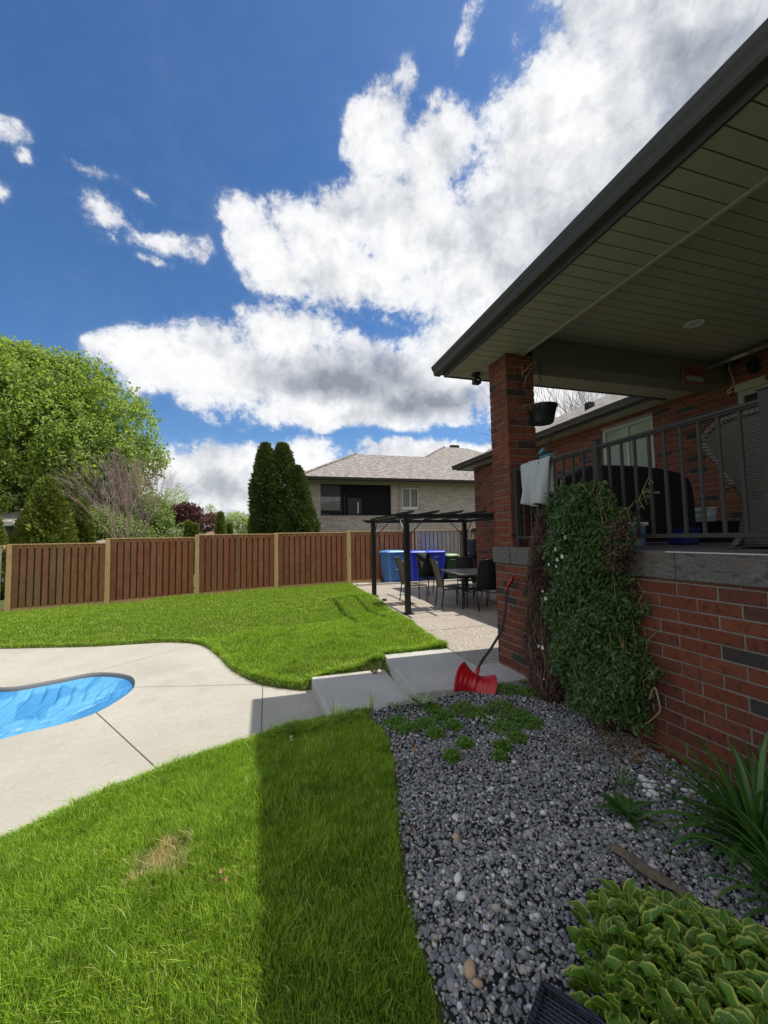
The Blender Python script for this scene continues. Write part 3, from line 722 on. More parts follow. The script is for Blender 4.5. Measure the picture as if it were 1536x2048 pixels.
X,Y=sample(int(620000*GQ),-2.6,1.15,.75,4.3);
bare=np.hypot((X+.50)/1.2,Y-2.50)<.11+.04*np.sin(X*40)
hh=np.where(bare,.026,.060)
keep=(~bare)|(rs.rand(len(X))<.85);parts.append(blades(X[keep],Y[keep],hh[keep],.0021,.40))
X,Y=sample(int(60000*GQ),-2.2,1.15,.75,4.3);parts.append(blades(X,Y,.078,.0026,.7))
X,Y=sample(int(210000*GQ),-2.6,2.9,4.3,8.2);parts.append(blades(X,Y,.062,.0048,.5))
X,Y=sample(int(230000*GQ),-9.5,2.95,7.6,13.9);parts.append(blades(X,Y,.058,.009,.5))
# taller fringe along edges the mower misses
def fringe(poly,n,off0,off1,h):
    seg=rs.randint(0,len(poly)-1,n);t=rs.rand(n)[:,None];A=poly[seg];B=poly[seg+1];q=A+(B-A)*t
    q=q+rs.uniform(-.5,.5,(n,2))*.02;T_=(B-A);N_=np.stack([-T_[:,1],T_[:,0]],1)/(np.hypot(T_[:,0],T_[:,1])[:,None]+1e-9)
    s_=rs.uniform(off0,off1,(n,1));q=q+N_*s_
    ok=allowed(q[:,0],q[:,1]);parts.append(blades(q[ok,0],q[ok,1],h,.005,1.1))
fringe(catmull(far_edge,6,False),9000,-.02,.10,.075);fringe(catmull(near_edge,6,False),16000,-.10,.12,.085)
fringe(np.array([(.55,5.16),(1.5,5.16)]),1800,.0,.08,.10);fringe(np.array([(1.48,5.26),(2.42,5.26)]),1800,0,.08,.09)
fringe(np.array([(2.42,5.24),(2.50,6.5),(2.62,8.5),(2.74,10.5),(2.85,13.93)]),9000,0,.12,.075)
fringe(np.array([(.2,3.95),(1.1,3.78)]),1500,-.1,.05,.13)
Vs=[];Ts=[];Us=[];o_=0
for V,T,U in parts: Vs.append(V);Ts.append(T+o_);Us.append(U);o_+=len(V)
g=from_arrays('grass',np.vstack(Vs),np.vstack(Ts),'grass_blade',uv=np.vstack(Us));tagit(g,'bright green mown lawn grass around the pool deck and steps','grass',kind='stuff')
# ---------------------------------------------------------------- gravel
ICO=None
def ico(sub):
    import bmesh
    bm=bmesh.new();bmesh.ops.create_icosphere(bm,subdivisions=sub,radius=1)
    V=np.array([v.co[:] for v in bm.verts]);F_=np.array([[v.index for v in f.verts] for f in bm.faces]);bm.free();return V,F_
IV1,IF1=ico(1);IV2,IF2=ico(2)
def stones(P_,size,IV,IF,flat=.55,jit=.22,seed=3):
    r=np.random.RandomState(seed);n=len(P_);m_=len(IV)
    sc=size[:,None]*np.stack([r.uniform(.75,1.25,n),r.uniform(.6,1.,n),r.uniform(flat*.7,flat*1.3,n)],1)
    lumps=1+jit*r.uniform(-1,1,(n,m_))
    ax=r.normal(size=(n,3));
    q=np.concatenate([r.normal(size=(n,1))*1.6+2.0,r.normal(size=(n,3))*np.array([.5,.5,1.6])],1);q/=np.linalg.norm(q,axis=1)[:,None]
    w_,x,y,z=q.T
    Rm=np.stack([1-2*(y*y+z*z),2*(x*y-z*w_),2*(x*z+y*w_),2*(x*y+z*w_),1-2*(x*x+z*z),2*(y*z-x*w_),2*(x*z-y*w_),2*(y*z+x*w_),1-2*(x*x+y*y)],1).reshape(n,3,3)
    L=IV[None]*lumps[:,:,None]*sc[:,None,:]
    Wd=np.einsum('nij,nmj->nmi',Rm,L)+P_[:,None,:]
    return Wd.reshape(-1,3),(IF[None]+(np.arange(n)*m_)[:,None,None]).reshape(-1,3)
def bedpts(n,x0,x1,y0,y1,mg=-.0):
    X=rs.uniform(x0,x1,n);Y=rs.uniform(y0,y1,n);ok=(polydist(BED,X,Y)<mg+rs.uniform(-.03,.03,n))&(polydist(SLAB,X,Y)>.012)&(polydist(STEP1,X,Y)>.012)&(X<2.7);return X[ok],Y[ok]
Vs=[];Ts=[];o_=0
for n,y0,y1,sz,IV,IF in ((int(18000*GQ),.9,1.9,.0092,IV2,IF2),(int(19000*GQ),1.85,3.0,.0096,IV1,IF1),(int(13000*GQ),2.9,4.1,.0098,IV1,IF1),(1500,.9,2.6,.0155,IV2,IF2)):
    X,Y=bedpts(n,.5,2.75,y0,y1);z=ground_h(X,Y)+rs.uniform(-.004,.020,len(X))
    s_=sz*(.55+rs.rand(len(X))**1.8*1.0)
    V,T=stones(np.stack([X,Y,z],1),s_,IV,IF,.55,.22,seed=n);Vs.append(V);Ts.append(T+o_);o_+=len(V)
gx=np.arange(.3,2.76,.05);gy=np.arange(.5,4.12,.05);X,Y=np.meshgrid(gx,gy);dd=polydist(BED,X,Y);Z=ground_h(X,Y)+np.where(dd<0,.004,-.03);nx,ny=len(gx),len(gy);i=np.arange(nx*ny).reshape(ny,nx)
gb_=from_arrays('garden_bed',np.stack([X.ravel(),Y.ravel(),Z.ravel()],1),np.stack([i[:-1,:-1].ravel(),i[:-1,1:].ravel(),i[1:,1:].ravel(),i[1:,:-1].ravel()],1),'gravel_base');tagit(gb_,kind='structure')
g=from_arrays('gravel',np.vstack(Vs),np.vstack(Ts),'pebble',smooth=True);tagit(g,'grey river gravel filling the bed beside the brick wall','gravel',kind='stuff')
# ---------------------------------------------------------------- own house with porch
A=2.72;B_=6.35;PC=-.128
house=empty('brick_house',(6.35,4.4,PT),'red brick bungalow with a raised covered porch and dark gutters, filling the right side','house')
# porch base wall + ledge + floor
LZ0,LZ1=-.318,-.128
mb=MB().box(A+.004,A+.2,-2.5,4.45,-1.9,LZ0);mb.build('mortar_bed','mortar',house)
wall=MB();bricks(wall,'x',A+.008,-2.5,4.448,-1.585,LZ0-.004,-1,bl=.2665,bh=.0892,depth=.012,seed=4)
bricks(wall,'y',4.45,A+.01,3.4,-1.585,LZ0,1,depth=.01,seed=6)
bwall=wall.build('base_wall','red_brick',house)
mb=MB()
for i,(y0,y1) in enumerate([(-2.5,.32),(.325,.93),(.935,1.53),(1.535,2.14),(2.145,2.75),(2.755,3.36),(3.365,3.96),(3.965,4.10)]):
    mb.box(A-.022,A+.14,y0,y1,LZ0,LZ1-.004)
mb.box(A-.03,A+.14,4.1+.006,4.46,LZ0+.0,LZ1-.004)
mb.build('stone_ledge','ledge_stone',house,bevel=.006)
mb=MB();mb.box(A-.008,B_,-2.5,4.44,LZ1-.12,LZ1);mb.build('porch_floor','porch_floor',house,bevel=.006)
mb=MB();mb.box(A-.028,A-.012,-2.5,2.2,LZ1-.006,LZ1+.002);mb.build('drip_edge','light_trim',house)
# pillar
pl=MB().box(A+.01,A+.37,4.09,4.44,-1.6,2.16);pil=pl.build('brick_pillar','mortar',house)
pb=MB()
bricks(pb,'x',A+.010,4.08,4.452,-1.585,2.15,-1,bl=.267,bh=.0892,depth=.010,seed=8)
bricks(pb,'y',4.09,A,A+.38,LZ1,2.15,-1,bl=.267,bh=.0892,depth=.010,seed=9)
bricks(pb,'y',4.44,A,A+.38,-1.585,2.15,1,bl=.267,bh=.0892,depth=.010,seed=10)
bricks(pb,'x',A+.37,4.08,4.452,LZ1,2.15,1,bl=.267,bh=.0892,depth=.010,seed=11)
pb.build('pillar_brick','red_brick',pil)
# back wall of the porch and the wing beyond
holes=[(5.27,6.40,.45,2.03),(1.75,4.0,-.128,1.95)]
mb=MB()
for y0,y1,z0,z1 in [(-2.5,1.75,-1.9,2.42),(1.75,4.0,1.95,2.42),(4.0,5.27,-1.9,2.42),(5.27,6.40,-1.9,.45),(5.27,6.40,2.03,2.42),(6.40,11.44,-1.9,2.42)]:
    mb.box(B_,B_+.2,y0,y1,z0,z1)
mb.box(B_+.2,12,11.24,11.44,-1.9,2.42)
mb.box(B_+.2,B_+.22,-2.5,4.4,-1.9,-.2)
hw=mb.build('wall_core','mortar',house)
mb=MB();bricks(mb,'x',B_+.0,-2.5,11.45,-1.585,2.42,-1,holes=holes,bl=.267,bh=.0892,depth=.012,seed=12)
bricks(mb,'y',11.44,B_,12,-1.585,2.42,1,depth=.012,seed=13);mb.build('house_wall','red_brick',house)
# window on the wing
def window(y0,y1,z0,z1,parent,x=B_,mats=('tan_trim','bright_window_glass'),mull=(.5,),fr=.06,dp=.08,name='window'):
    m_=MB();
    m_.box(x+.02,x+dp,y0,y0+fr,z0,z1);m_.box(x+.02,x+dp,y1-fr,y1,z0,z1);m_.box(x+.02,x+dp,y0+fr,y1-fr,z0,z0+fr);m_.box(x+.02,x+dp,y0+fr,y1-fr,z1-fr,z1)
    for t in mull:
        ym=y0+(y1-y0)*t;m_.box(x+.025,x+dp,ym-.03,ym+.03,z0+fr,z1-fr)
    w_=m_.build(name,mats[0],parent,bevel=.004)
    MB().box(x+.055,x+.06,y0+fr,y1-fr,z0+fr,z1-fr).build('pane',mats[1],w_)
    return w_
w1=window(5.27,6.36,.47,2.03,house)
mb=MB().box(B_-.02,B_+.03,5.2,6.44,.41,.468);mb.build('window_sill','mortar',house,bevel=.004)
# patio doors opening on the porch
dr=window(1.75,3.98,-.12,1.95,house,mats=('tan_trim','window_glass'),mull=(.33,.66),fr=.07,name='patio_door')
mb=MB().box(B_-.012,B_+.03,1.72,4.0,1.952,2.06);mb.build('door_head_trim','tan_trim',house,bevel=.003)
# eaves of the wing: soffit, fascia, gutter
def gutter_prof(x0,z0,s=1,w_=.125,h=.12):
    return [(x0,z0),(x0-s*.075,z0),(x0-s*.09,z0+.02),(x0-s*.095,z0+.055),(x0-s*(w_-.01),z0+.085),(x0-s*w_,z0+h),(x0-s*(w_-.015),z0+h),(x0-s*(w_-.02),z0+h-.02),(x0-s*.012,z0+h-.03),(x0-s*.012,z0+h),(x0,z0+h)]
EX,EY,EZ=5.98,11.86,2.15
mb=MB()
for i in range(36):
    y0=4.95+i*.2
    if y0+.2<=EY: mb.box(EX,B_+.02,y0+.004,y0+.2,EZ-.0,EZ+.012)
    else:break
mb.box(EX,B_+.02,4.9,EY,EZ+.014,EZ+.03)
mb.box(B_+.02,12,11.47,EY,EZ+.001,EZ+.03)
mb.build('wing_soffit','soffit_vinyl',house)
mb=MB().box(EX-.02,EX-.002,4.9,EY+.02,EZ-.012,EZ+.15).box(EX-.002,12,EY+.002,EY+.02,EZ-.012,EZ+.15);mb.build('wing_fascia','fascia_brown',house)
mb=MB().extr(gutter_prof(EX-.021,EZ+.02),'x',0,1)
def gut_y(x0,z0,y0,y1,s=1): m_=MB();m_.extr(gutter_prof(x0,z0,s),'y',y0,y1);return m_
gut_y(EX-.021,EZ+.025,4.95,EY+.145).build('wing_gutter','dark_metal_trim',house)
mb=MB();pr=[(2*EY+.02-(q[0]),q[1]) for q in []];
mb=MB();mb.extr([(EY+.021+(EX-.021-a_),z_) for a_,z_ in gutter_prof(EX-.021,EZ+.025)],'x',EX-.02,12);mb.build('wing_gutter','dark_metal_trim',house)
# roofs: wing hip + porch hip
ov=.12
def quad(name,pts,material,parent,th=.03,holes=None):
    m_=MB();m_.add(pts,[tuple(range(len(pts)))])
    return m_.build(name,material,parent,solid=0)
def hip_uv(o,dirx): pass
def roofplane(pts,material,parent,name='roof',th=.04):
    """planar roof face; UVs run along the eave (first edge) and up the slope, in metres"""
    P_=[Vector(p) for p in pts];e=(P_[1]-P_[0]).normalized();nn=(P_[1]-P_[0]).cross(P_[2]-P_[0]).normalized()
    if nn.z<0:nn=-nn
    up=nn.cross(e);
    if up.z<0:up=-up
    m_=MB();n=len(P_);vs=[tuple(p) for p in P_]+[tuple(p-nn*th) for p in P_]
    m_.add(vs,[tuple(range(n)),tuple(range(n,2*n))[::-1]]+[(i,(i+1)%n,n+(i+1)%n,n+i) for i in range(n)])
    m_.uvs=[((Vector(q)-P_[0]).dot(e),(Vector(q)-P_[0]).dot(up)) for q in vs]
    return m_.build(name,material,parent)
gz=EZ+.155;PT_=.5
x0=EX-.05;y1=EY+.05;rg=2.6
roofplane([(x0,3.2,gz),(x0,y1,gz),(x0+rg,y1-rg,gz+rg*PT_),(x0+rg,3.2,gz+rg*PT_)],'roof_shingles',house)
roofplane([(x0,y1,gz),(12,y1,gz),(12,y1-rg,gz+rg*PT_),(x0+rg,y1-rg,gz+rg*PT_)],'roof_shingles',house)
# roof vent box on the wing
mb=MB().box(6.8,6.94,7.1,7.26,gz+.42,gz+.60);mb.build('roof_vent','black_metal',house,bevel=.01)
# porch roof
FX=2.33;FY=4.88;SZ=2.155
pz=SZ+.19;PT_=.3
r2=3.8
roofplane([(FX-.03,-3,pz),(FX-.03,FY+.03,pz),(FX+r2,FY-r2,pz+r2*PT_),(FX+r2,-3,pz+r2*PT_)],'roof_shingles',house)
roofplane([(FX-.03,FY+.03,pz),(7.2,FY+.03,pz),(7.2,FY-r2,pz+r2*PT_),(FX+r2,FY-r2,pz+r2*PT_)],'roof_shingles',house)
# outer soffit panels run across (X) along the front eave, and along (Y) on the end eave
mb=MB();y=FY-.012;i=0
HX=2.95
yy=-2.6
pw=.1262
for k in range(-34,23):
    y=1.552+k*pw;mb.box(FX,HX-.012,y+.006,min(y+pw-.003,4.40),SZ,SZ+.012)
sf=mb.build('porch_soffit','soffit_vinyl',house)
MB().box(FX,HX-.012,-2.6,4.40,SZ+.02,SZ+.025).build('soffit_backing','dark_interior',sf)  # near-black sheet above the panels, its colour deepens the shade in the grooves
mb=MB();x=FX
while x<B_: 
    xe=min(x+.1,B_)
    if x<HX-.02:
        # mitred corner
        xx=min(xe,HX);mb.add([(x+.004,4.41 if x>2.7 else 4.41+.0,SZ+.0015),(xx,4.41,SZ+.0015),(xx,FY,SZ+.0015),(x+.004,FY,SZ+.0015)],[(0,1,2,3)])
    else: mb.box(x+.010,xe,4.41,FY,SZ+.0015,SZ+.012)
    x+=.1
mb.box(FX,B_,4.41,FY,SZ+.0135,SZ+.02)
mb.build('porch_end_soffit','soffit_vinyl',house)
mb=MB().bar((FX+.01,FY-.01,SZ-.004),(HX-.23,4.45,SZ-.004),.035,.006);mb.build('soffit_mitre_trim','soffit_vinyl',house)
mb=MB().box(HX-.012,HX+.018,-2.6,4.08,SZ-.012,SZ+.02);mb.build('soffit_edge_trim','tan_trim',house)
mb=MB().box(HX-.2,HX+.004,-2.6,4.08,SZ+.022,2.46);mb.build('front_header','beam_paint',house)
# inner ceiling
CZ=2.41
mb=MB()
for k in range(-34,21):
    y=1.552+k*pw;mb.box(HX,B_,y+.005,min(y+pw-.003,4.08),CZ,CZ+.012)
cl=mb.build('porch_ceiling','soffit_vinyl',house)
MB().box(HX,B_,-2.6,4.09,CZ+.02,CZ+.025).build('ceiling_backing','dark_interior',cl)  # same dark sheet here, standing in for shade inside the ceiling grooves
mb=MB().lathe([(.105,CZ-.012),(.10,CZ-.02),(.075,CZ-.012),(.07,CZ+.0)],(4.73,3.34,0),28);rl=mb.build('recessed_light','white_trim',house)
mb=MB().lathe([(.066,CZ-.010),(.05,CZ-.014),(.01,CZ-.016)],(4.73,3.34,0),24);mb.build('lens','light_trim',rl)
# side beam from pillar to house
mb=MB().box(A+.38,B_-.002,4.085,4.40,2.085,CZ+.0);mb.build('side_beam','beam_paint',house,bevel=.006)
# fascia and gutter of the porch
mb=MB().box(FX-.022,FX-.002,-3,FY+.022,SZ-.012,pz-.01).box(FX-.002,6.2,FY+.002,FY+.022,SZ-.012,pz-.01);mb.build('porch_fascia','fascia_brown',house)
gut_y(FX-.0225,SZ+.045,-3,FY+.15).build('porch_gutter','dark_metal_trim',house)
mb=MB();gp=gutter_prof(0,SZ+.045);mb.extr([(FY+.0225-a_,z_) for a_,z_ in gp],'x',FX-.02,6.1);mb.build('porch_gutter','dark_metal_trim',house)
# hose bib on wing wall
mb=MB().tube([(B_-.02,9.55,-.38),(B_-.1,9.55,-.38)],.018,8).tube([(B_-.08,9.46,-.36),(B_-.08,9.64,-.36)],.014,8).tube([(B_-.1,9.55,-.38),(B_-.11,9.55,-.43)],.014,8);mb.build('hose_tap','black_metal',house)
# ---------------------------------------------------------------- railing
RX=2.79;RT0=.775
rail=empty('porch_railing',(RX,2.8,LZ1),'dark grey metal porch railing with square balusters above the stone ledge','railing')
mb=MB().box(RX-.022,RX+.022,-.9,4.05,RT0-.022,RT0).box(RX-.014,RX+.014,-.9,4.05,RT0-.036,RT0-.0225);mb.build('top_rail','railing_metal',rail,bevel=.003)
mb=MB().box(RX-.017,RX+.017,-.9,4.05,-.034,-.004);mb.build('bottom_rail','railing_metal',rail,bevel=.003)
for y,hh_ in ((4.055,.01),(2.865,.045),(1.60,.045),(.3,.045)):
    pm=MB().box(RX-.026,RX+.026,y-.026,y+.026,LZ1,RT0+hh_);p_=pm.build('post','railing_metal',rail,bevel=.003)
    if hh_>.02: MB().box(RX-.033,RX+.033,y-.033,y+.033,RT0+hh_+.001,RT0+hh_+.012).build('post_cap','railing_metal',p_,bevel=.004)
    MB().box(RX-.05,RX+.05,y-.05 if y<4 else y-.03,y+.05 if y<4 else y+.026,LZ1+.0005,LZ1+.008).build('base_plate','railing_metal',p_)
bal=None
ys_=[3.93,3.80,3.67,3.54,3.41,3.28,3.15,3.02]
ys_+= [2.73-.1235*i for i in range(9)]+[1.47-.1235*i for i in range(10)]
for y in ys_:
    if bal is None:
        bal=MB().box(-.009,.009,-.009,.009,-.0045-.0,RT0-.0365).build('baluster','railing_metal',rail,local=True);bal.location=(0,y-2.8,-LZ1)
    else:
        c=bal.copy();COL.objects.link(c);c.parent=rail;c.location=(0,y-2.8,-LZ1)
# ---------------------------------------------------------------- fence
posts=[(-6.86,-1.87,.015),(-4.46,-1.80,.14),(-2.03,-1.69,.215),(.37,-1.60,.235),(2.80,-1.54,.285),(5.2,-1.53,.26)]
def fence(name,label,plist,boards,postmat,bw,sp,panel_mats,y=14.,shadow=True,rail_mat='new_lumber',last_post=True,seed=1):
    root=empty(name,(plist[0][0],y,plist[0][1]),label,'fence')
    rg_=random.Random(seed)
    for i,(x,z0,z1) in enumerate(plist):
        if i==len(plist)-1 and not last_post: continue
        MB().box(x-.062,x+.062,y-.07,y+.055,z0-.3,z1).build('post',postmat[i] if isinstance(postmat,list) else postmat,root,bevel=.006)
    for i in range(len(plist)-1):
        (xa,za,ta),(xb,zb,tb)=plist[i],plist[i+1]
        xa_,xb_=xa+.062,xb-.062
        top=ta-.045 if ta>tb else tb-.07
        top=min(ta,tb)-.03
        m_=MB()
        # sloping kickboard
        m_.add([(xa_,y-.025,za-.05),(xb_,y-.025,zb-.05),(xb_,y+.015,zb-.05),(xa_,y+.015,za-.05),(xa_,y-.025,za+.10),(xb_,y-.025,zb+.10),(xb_,y+.015,zb+.10),(xa_,y+.015,za+.10)],[(0,3,2,1),(4,5,6,7),(0,1,5,4),(1,2,6,5),(2,3,7,6),(3,0,4,7)])
        m_.build('kickboard',rail_mat,root)
        m_=MB().box(xa_,xb_,y-.07,y+.06,top,top+.032);m_.box(xa_,xb_,y-.022,y+.018,top-.09,top-.002)
        m_.build('top_rail',rail_mat,root,bevel=.004)
        m_=MB();zmid=(top+za)/2
        m_.box(xa_,xb_,y-.005,y+.03,zmid-.045,zmid+.045);m_.build('middle_rail',panel_mats[i],root)
        m_=MB();x=xa_+.02
        while x+bw<xb_:
            f=(x-xa_)/(xb_-xa_);zb0=za+(zb-za)*f+.102;t=rg_.uniform(-.004,.004)
            m_.box(x,x+bw,y-.043+t,y-.0262+t,zb0,top-.008);x+=sp
        x=xa_+.02+sp/2
        while x+bw<xb_:
            f=(x-xa_)/(xb_-xa_);zb0=za+(zb-za)*f+.102
            m_.box(x,x+bw,y+.045,y+.061,zb0,top-.01);x+=sp
        m_.build('board_panel',panel_mats[i],root)
    return root
fence('wooden_fence','long stained cedar board fence with reddish brown boards and tan posts behind the lawn',posts,None,'new_lumber',.136,.176,['brown_cedar_board','red_cedar_board','red_cedar_board','red_cedar_board','red_cedar_board'],seed=2)
fence('wooden_fence','weathered grey board fence behind the recycling bins',[(5.262,-1.53,.26),(7.15,-1.53,.27),(8.6,-1.53,.27)],None,['new_lumber','old_stick','old_stick'],.128,.165,['grey_board','grey_board'],y=14.0,seed=3)
fence('wooden_fence','bare grey fence section at the far left edge, left of the first tan post',[(-9.4,-1.9,-.02),(-6.93,-1.88,-.02)],None,'grey_board',.13,.165,['grey_board'],last_post=False,seed=5)
# ---------------------------------------------------------------- neighbour's house
NY=19.;nb=empty('neighbour_house',(6.5,21,-1.75),'grey brick bungalow with a shingle hip roof and large screened opening beyond the fence','house')
EZN=2.68;NE=18.4
nx0,nx1=2.03,16.
hl=[(2.50,5.95,1.10,2.60),(6.48,7.42,1.45,2.50)]
def wallholes(mb,x0,x1,z0,z1,hs,y0,y1):
    cuts=sorted(set([x0,x1]+[h[0] for h in hs]+[h[1] for h in hs]))
    for a,b in zip(cuts[:-1],cuts[1:]):
        h=[q for q in hs if q[0]<=a and q[1]>=b]
        if h: mb.box(a,b,y0,y1,z0,h[0][2]);mb.box(a,b,y0,y1,h[0][3],z1)
        else: mb.box(a,b,y0,y1,z0,z1)
mb=MB();wallholes(mb,nx0,nx1,-1.8,EZN,hl,NY,NY+.25);mb.box(nx0,nx0+.25,NY+.25,29,-1.8,EZN);mb.build('wall','grey_brick',nb)
mb=MB();mb.box(2.5,5.95,NY-.012,NY-.001,2.60,2.76).box(5.951,6.02,NY-.012,NY-.001,1.1,2.76).box(2.46,5.99,NY-.03,NY+.05,1.04,1.098);mb.build('screen_trim','tan_trim',nb)
mb=MB()
for i in range(34): mb.box(2.05+i*.117,2.05+i*.117+.105,NY-.01,NY+.01,.93,1.036)
mb.build('sill_brick_course','grey_brick',nb)
# screened porch interior
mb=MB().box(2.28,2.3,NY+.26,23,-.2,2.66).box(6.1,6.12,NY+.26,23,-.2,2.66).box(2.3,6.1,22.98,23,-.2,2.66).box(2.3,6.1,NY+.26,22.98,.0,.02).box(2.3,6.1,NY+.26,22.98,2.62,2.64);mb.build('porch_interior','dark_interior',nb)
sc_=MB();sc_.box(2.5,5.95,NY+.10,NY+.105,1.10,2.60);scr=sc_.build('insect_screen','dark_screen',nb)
mb=MB().box(3.44,3.50,NY+.05,NY+.12,1.10,2.1).box(3.62,3.67,NY+.05,NY+.12,1.10,2.1).box(3.80,4.48,NY+.06,NY+.10,1.10,1.95).box(2.5,3.44,NY+.05,NY+.1,2.02,2.6)
mb.build('screen_posts','black_metal',nb)
mb=MB().box(2.52,3.43,NY+.07,NY+.075,1.12,2.0);mb.build('lower_glass','window_glass',nb)
mb=MB().box(4.27,4.32,NY+.045,NY+.055,1.22,1.75);mb.build('door_edge','curtain',nb)
# window with white frame, downspout
def nwin(x0,x1,z0,z1,y,parent,mats=('light_trim','window_glass')):
    m_=MB();f=.075
    m_.box(x0,x0+f,y-.02,y+.05,z0,z1).box(x1-f,x1,y-.02,y+.05,z0,z1).box(x0+f,x1-f,y-.02,y+.05,z0,z0+f).box(x0+f,x1-f,y-.02,y+.05,z1-f,z1);xm=(x0+x1)/2;m_.box(xm-.04,xm+.04,y-.018,y+.05,z0+f,z1-f)
    w_=m_.build('window',mats[0],parent);MB().box(x0+f,x1-f,y+.03,y+.035,z0+f,z1-f).build('pane',mats[1],w_)
    MB().box(x0+f+.02,xm-.05,y+.026,y+.029,z0+f+.02,z1-f).box(xm+.05,x1-f-.02,y+.026,y+.029,z0+f+.02,z1-f).build('blind','blind_slat',w_);return w_
simple('blind_slat',(.16,.17,.16),.3,.5,0,.1,5)
nwin(6.5,7.4,1.47,2.48,NY+.02,nb)
mb=MB().tube([(6.42,NE+.1,EZN-.02),(6.40,NE+.35,EZN-.12),(6.38,NY-.05,EZN-.28),(6.38,NY-.05,-.6)],.045,8,False);mb.build('downspout','tan_trim',nb)
mb=MB().box(nx0-.6,nx1,NE,NY,EZN+.0,EZN+.02).box(nx0-.6,nx0,NY,29,EZN,EZN+.02);mb.build('soffit','tan_trim',nb)
mb=MB().box(nx0-.62,nx1,NE-.02,NE-.001,EZN-.015,EZN+.14).box(nx0-.64,nx0-.62,NE-.02,29,EZN-.015,EZN+.14);mb.build('fascia','fascia_brown',nb)
mb=MB();mb.extr([(NE-.021+a_,z_) for a_,z_ in gutter_prof(0,EZN+.03)],'x',nx0-.7,nx1);mb.build('gutter','dark_metal_trim',nb)
ng=EZN+.15;pn=.535;x0=nx0-.62;y0=NE-.03
r1=3.45
# first (lower) hip
roofplane([(x0,y0,ng),(nx1,y0,ng),(nx1,y0+r1,ng+r1*pn),(x0+r1,y0+r1,ng+r1*pn)],'roof_shingles',nb,'roof')
roofplane([(x0,y0+2*r1,ng),(x0,y0,ng),(x0+r1,y0+r1,ng+r1*pn)],'roof_shingles',nb,'roof')
roofplane([(nx1,y0+2*r1,ng),(x0,y0+2*r1,ng),(x0+r1,y0+r1,ng+r1*pn),(nx1,y0+r1,ng+r1*pn)],'roof_shingles',nb,'roof')
# taller main hip behind it
r3=5.75;xx0=5.55;xx1=18.6;yy0=y0+.06;zz=ng-.02
roofplane([(xx0,yy0,zz),(xx1,yy0,zz),(xx1-r3,yy0+r3,zz+r3*pn),(xx0+r3,yy0+r3,zz+r3*pn)],'roof_shingles',nb,'roof')
roofplane([(xx0,yy0+2*r3,zz),(xx0,yy0,zz),(xx0+r3,yy0+r3,zz+r3*pn)],'roof_shingles',nb,'roof')
roofplane([(xx1,yy0,zz),(xx1,yy0+2*r3,zz),(xx1-r3,yy0+r3,zz+r3*pn)],'roof_shingles',nb,'roof')
MB().tube([(x0+r1*t,y0+r1*t,ng+r1*pn*t+.03) for t in (0,1)],.06,6,False).build('hip_cap','roof_shingles',nb)
MB().tube([(xx0+r3*t,yy0+r3*t,zz+r3*pn*t+.03) for t in (.6,1)],.06,6,False).build('hip_cap','roof_shingles',nb)
def at(x,y,Y): # pixel of the 1536x2048 photograph -> point at depth Y
    d=RT*((x-768)/815.17)-UP*((y-1024)/815.17)+FW;return d*(Y/d.y)
p=at(767,922,21.3);mb=MB().tube([(p.x,p.y,p.z-.25),(p.x,p.y,p.z+.16)],.055,8,False);mb.build('vent_pipe','black_metal',nb)
for (px,py,Y_,s_) in ((703,915,22.6,.3),(888,897,24.6,.34),(911,890,24.3,.30)):
    p=at(px,py,Y_);MB().box(p.x-s_,p.x+s_,p.y,p.y+.4,p.z-.3,p.z+.02).build('roof_vent','black_metal',nb,bevel=.05)
# ---------------------------------------------------------------- vegetation helpers
def leafquads(P_,N_,U_,L,Wd,fold=.25):
    """kite-shaped leaves: two triangles folded on the midrib. P root points, U axis, N normal"""
    n=len(P_);U_=U_/np.linalg.norm(U_,axis=1)[:,None]
    S_=np.cross(U_,N_);S_/=np.linalg.norm(S_,axis=1)[:,None]+1e-9;N2_=np.cross(S_,U_)
    L=np.asarray(L).reshape(-1,1)*np.ones((n,1));Wd=np.asarray(Wd).reshape(-1,1)*np.ones((n,1))
    V=np.empty((n,4,3));V[:,0]=P_;V[:,1]=P_+U_*L*.45+S_*Wd*.5+N2_*Wd*fold;V[:,2]=P_+U_*L;V[:,3]=P_+U_*L*.45-S_*Wd*.5+N2_*Wd*fold
    b=np.arange(n)[:,None]*4
    T=np.stack([b+np.array([0,1,2]),b+np.array([0,2,3])],1).reshape(-1,3)
    return V.reshape(-1,3),T
def rdir(r,n,up=0.): 
    v=r.normal(size=(n,3));v[:,2]+=up;return v/np.linalg.norm(v,axis=1)[:,None]
def branches(mb,base,d,L,rad,depth,r,tips,spread=.5,up=.15,n=3,seg=3,minr=.004,sides=5,shr=.72):
    pts=[Vector(base)];dd=Vector(d).normalized();rr=[rad]
    for i in range(seg):
        dd=(dd+Vector((r.uniform(-1,1),r.uniform(-1,1),r.uniform(-.6,1)))*.13).normalized()
        pts.append(pts[-1]+dd*L/seg);rr.append(rad*(1-.42*(i+1)/seg))
    mb.tube(pts,rr,max(3,sides),True,False)
    if depth==0: tips.append((pts[-1],dd));return
    for k in range(n):
        t=.45+.55*(k+1)/n;i=min(int(t*seg),seg-1);p=pts[i].lerp(pts[i+1],t*seg-i)
        ax=Vector((r.uniform(-1,1),r.uniform(-1,1),r.uniform(-1,1))).cross(dd).normalized()
        nd=(dd*math.cos(spread)+ax*math.sin(spread)*r.uniform(.7,1.3)+Vector((0,0,up))).normalized()
        branches(mb,p,nd,L*shr*r.uniform(.8,1.2),max(rr[-1]*.85,minr),depth-1,r,tips,spread,up,n,seg,minr,max(3,sides-1),shr)
def tree_root(name,loc,label,cat='tree',group=None): return empty(name,loc,label,cat,group)
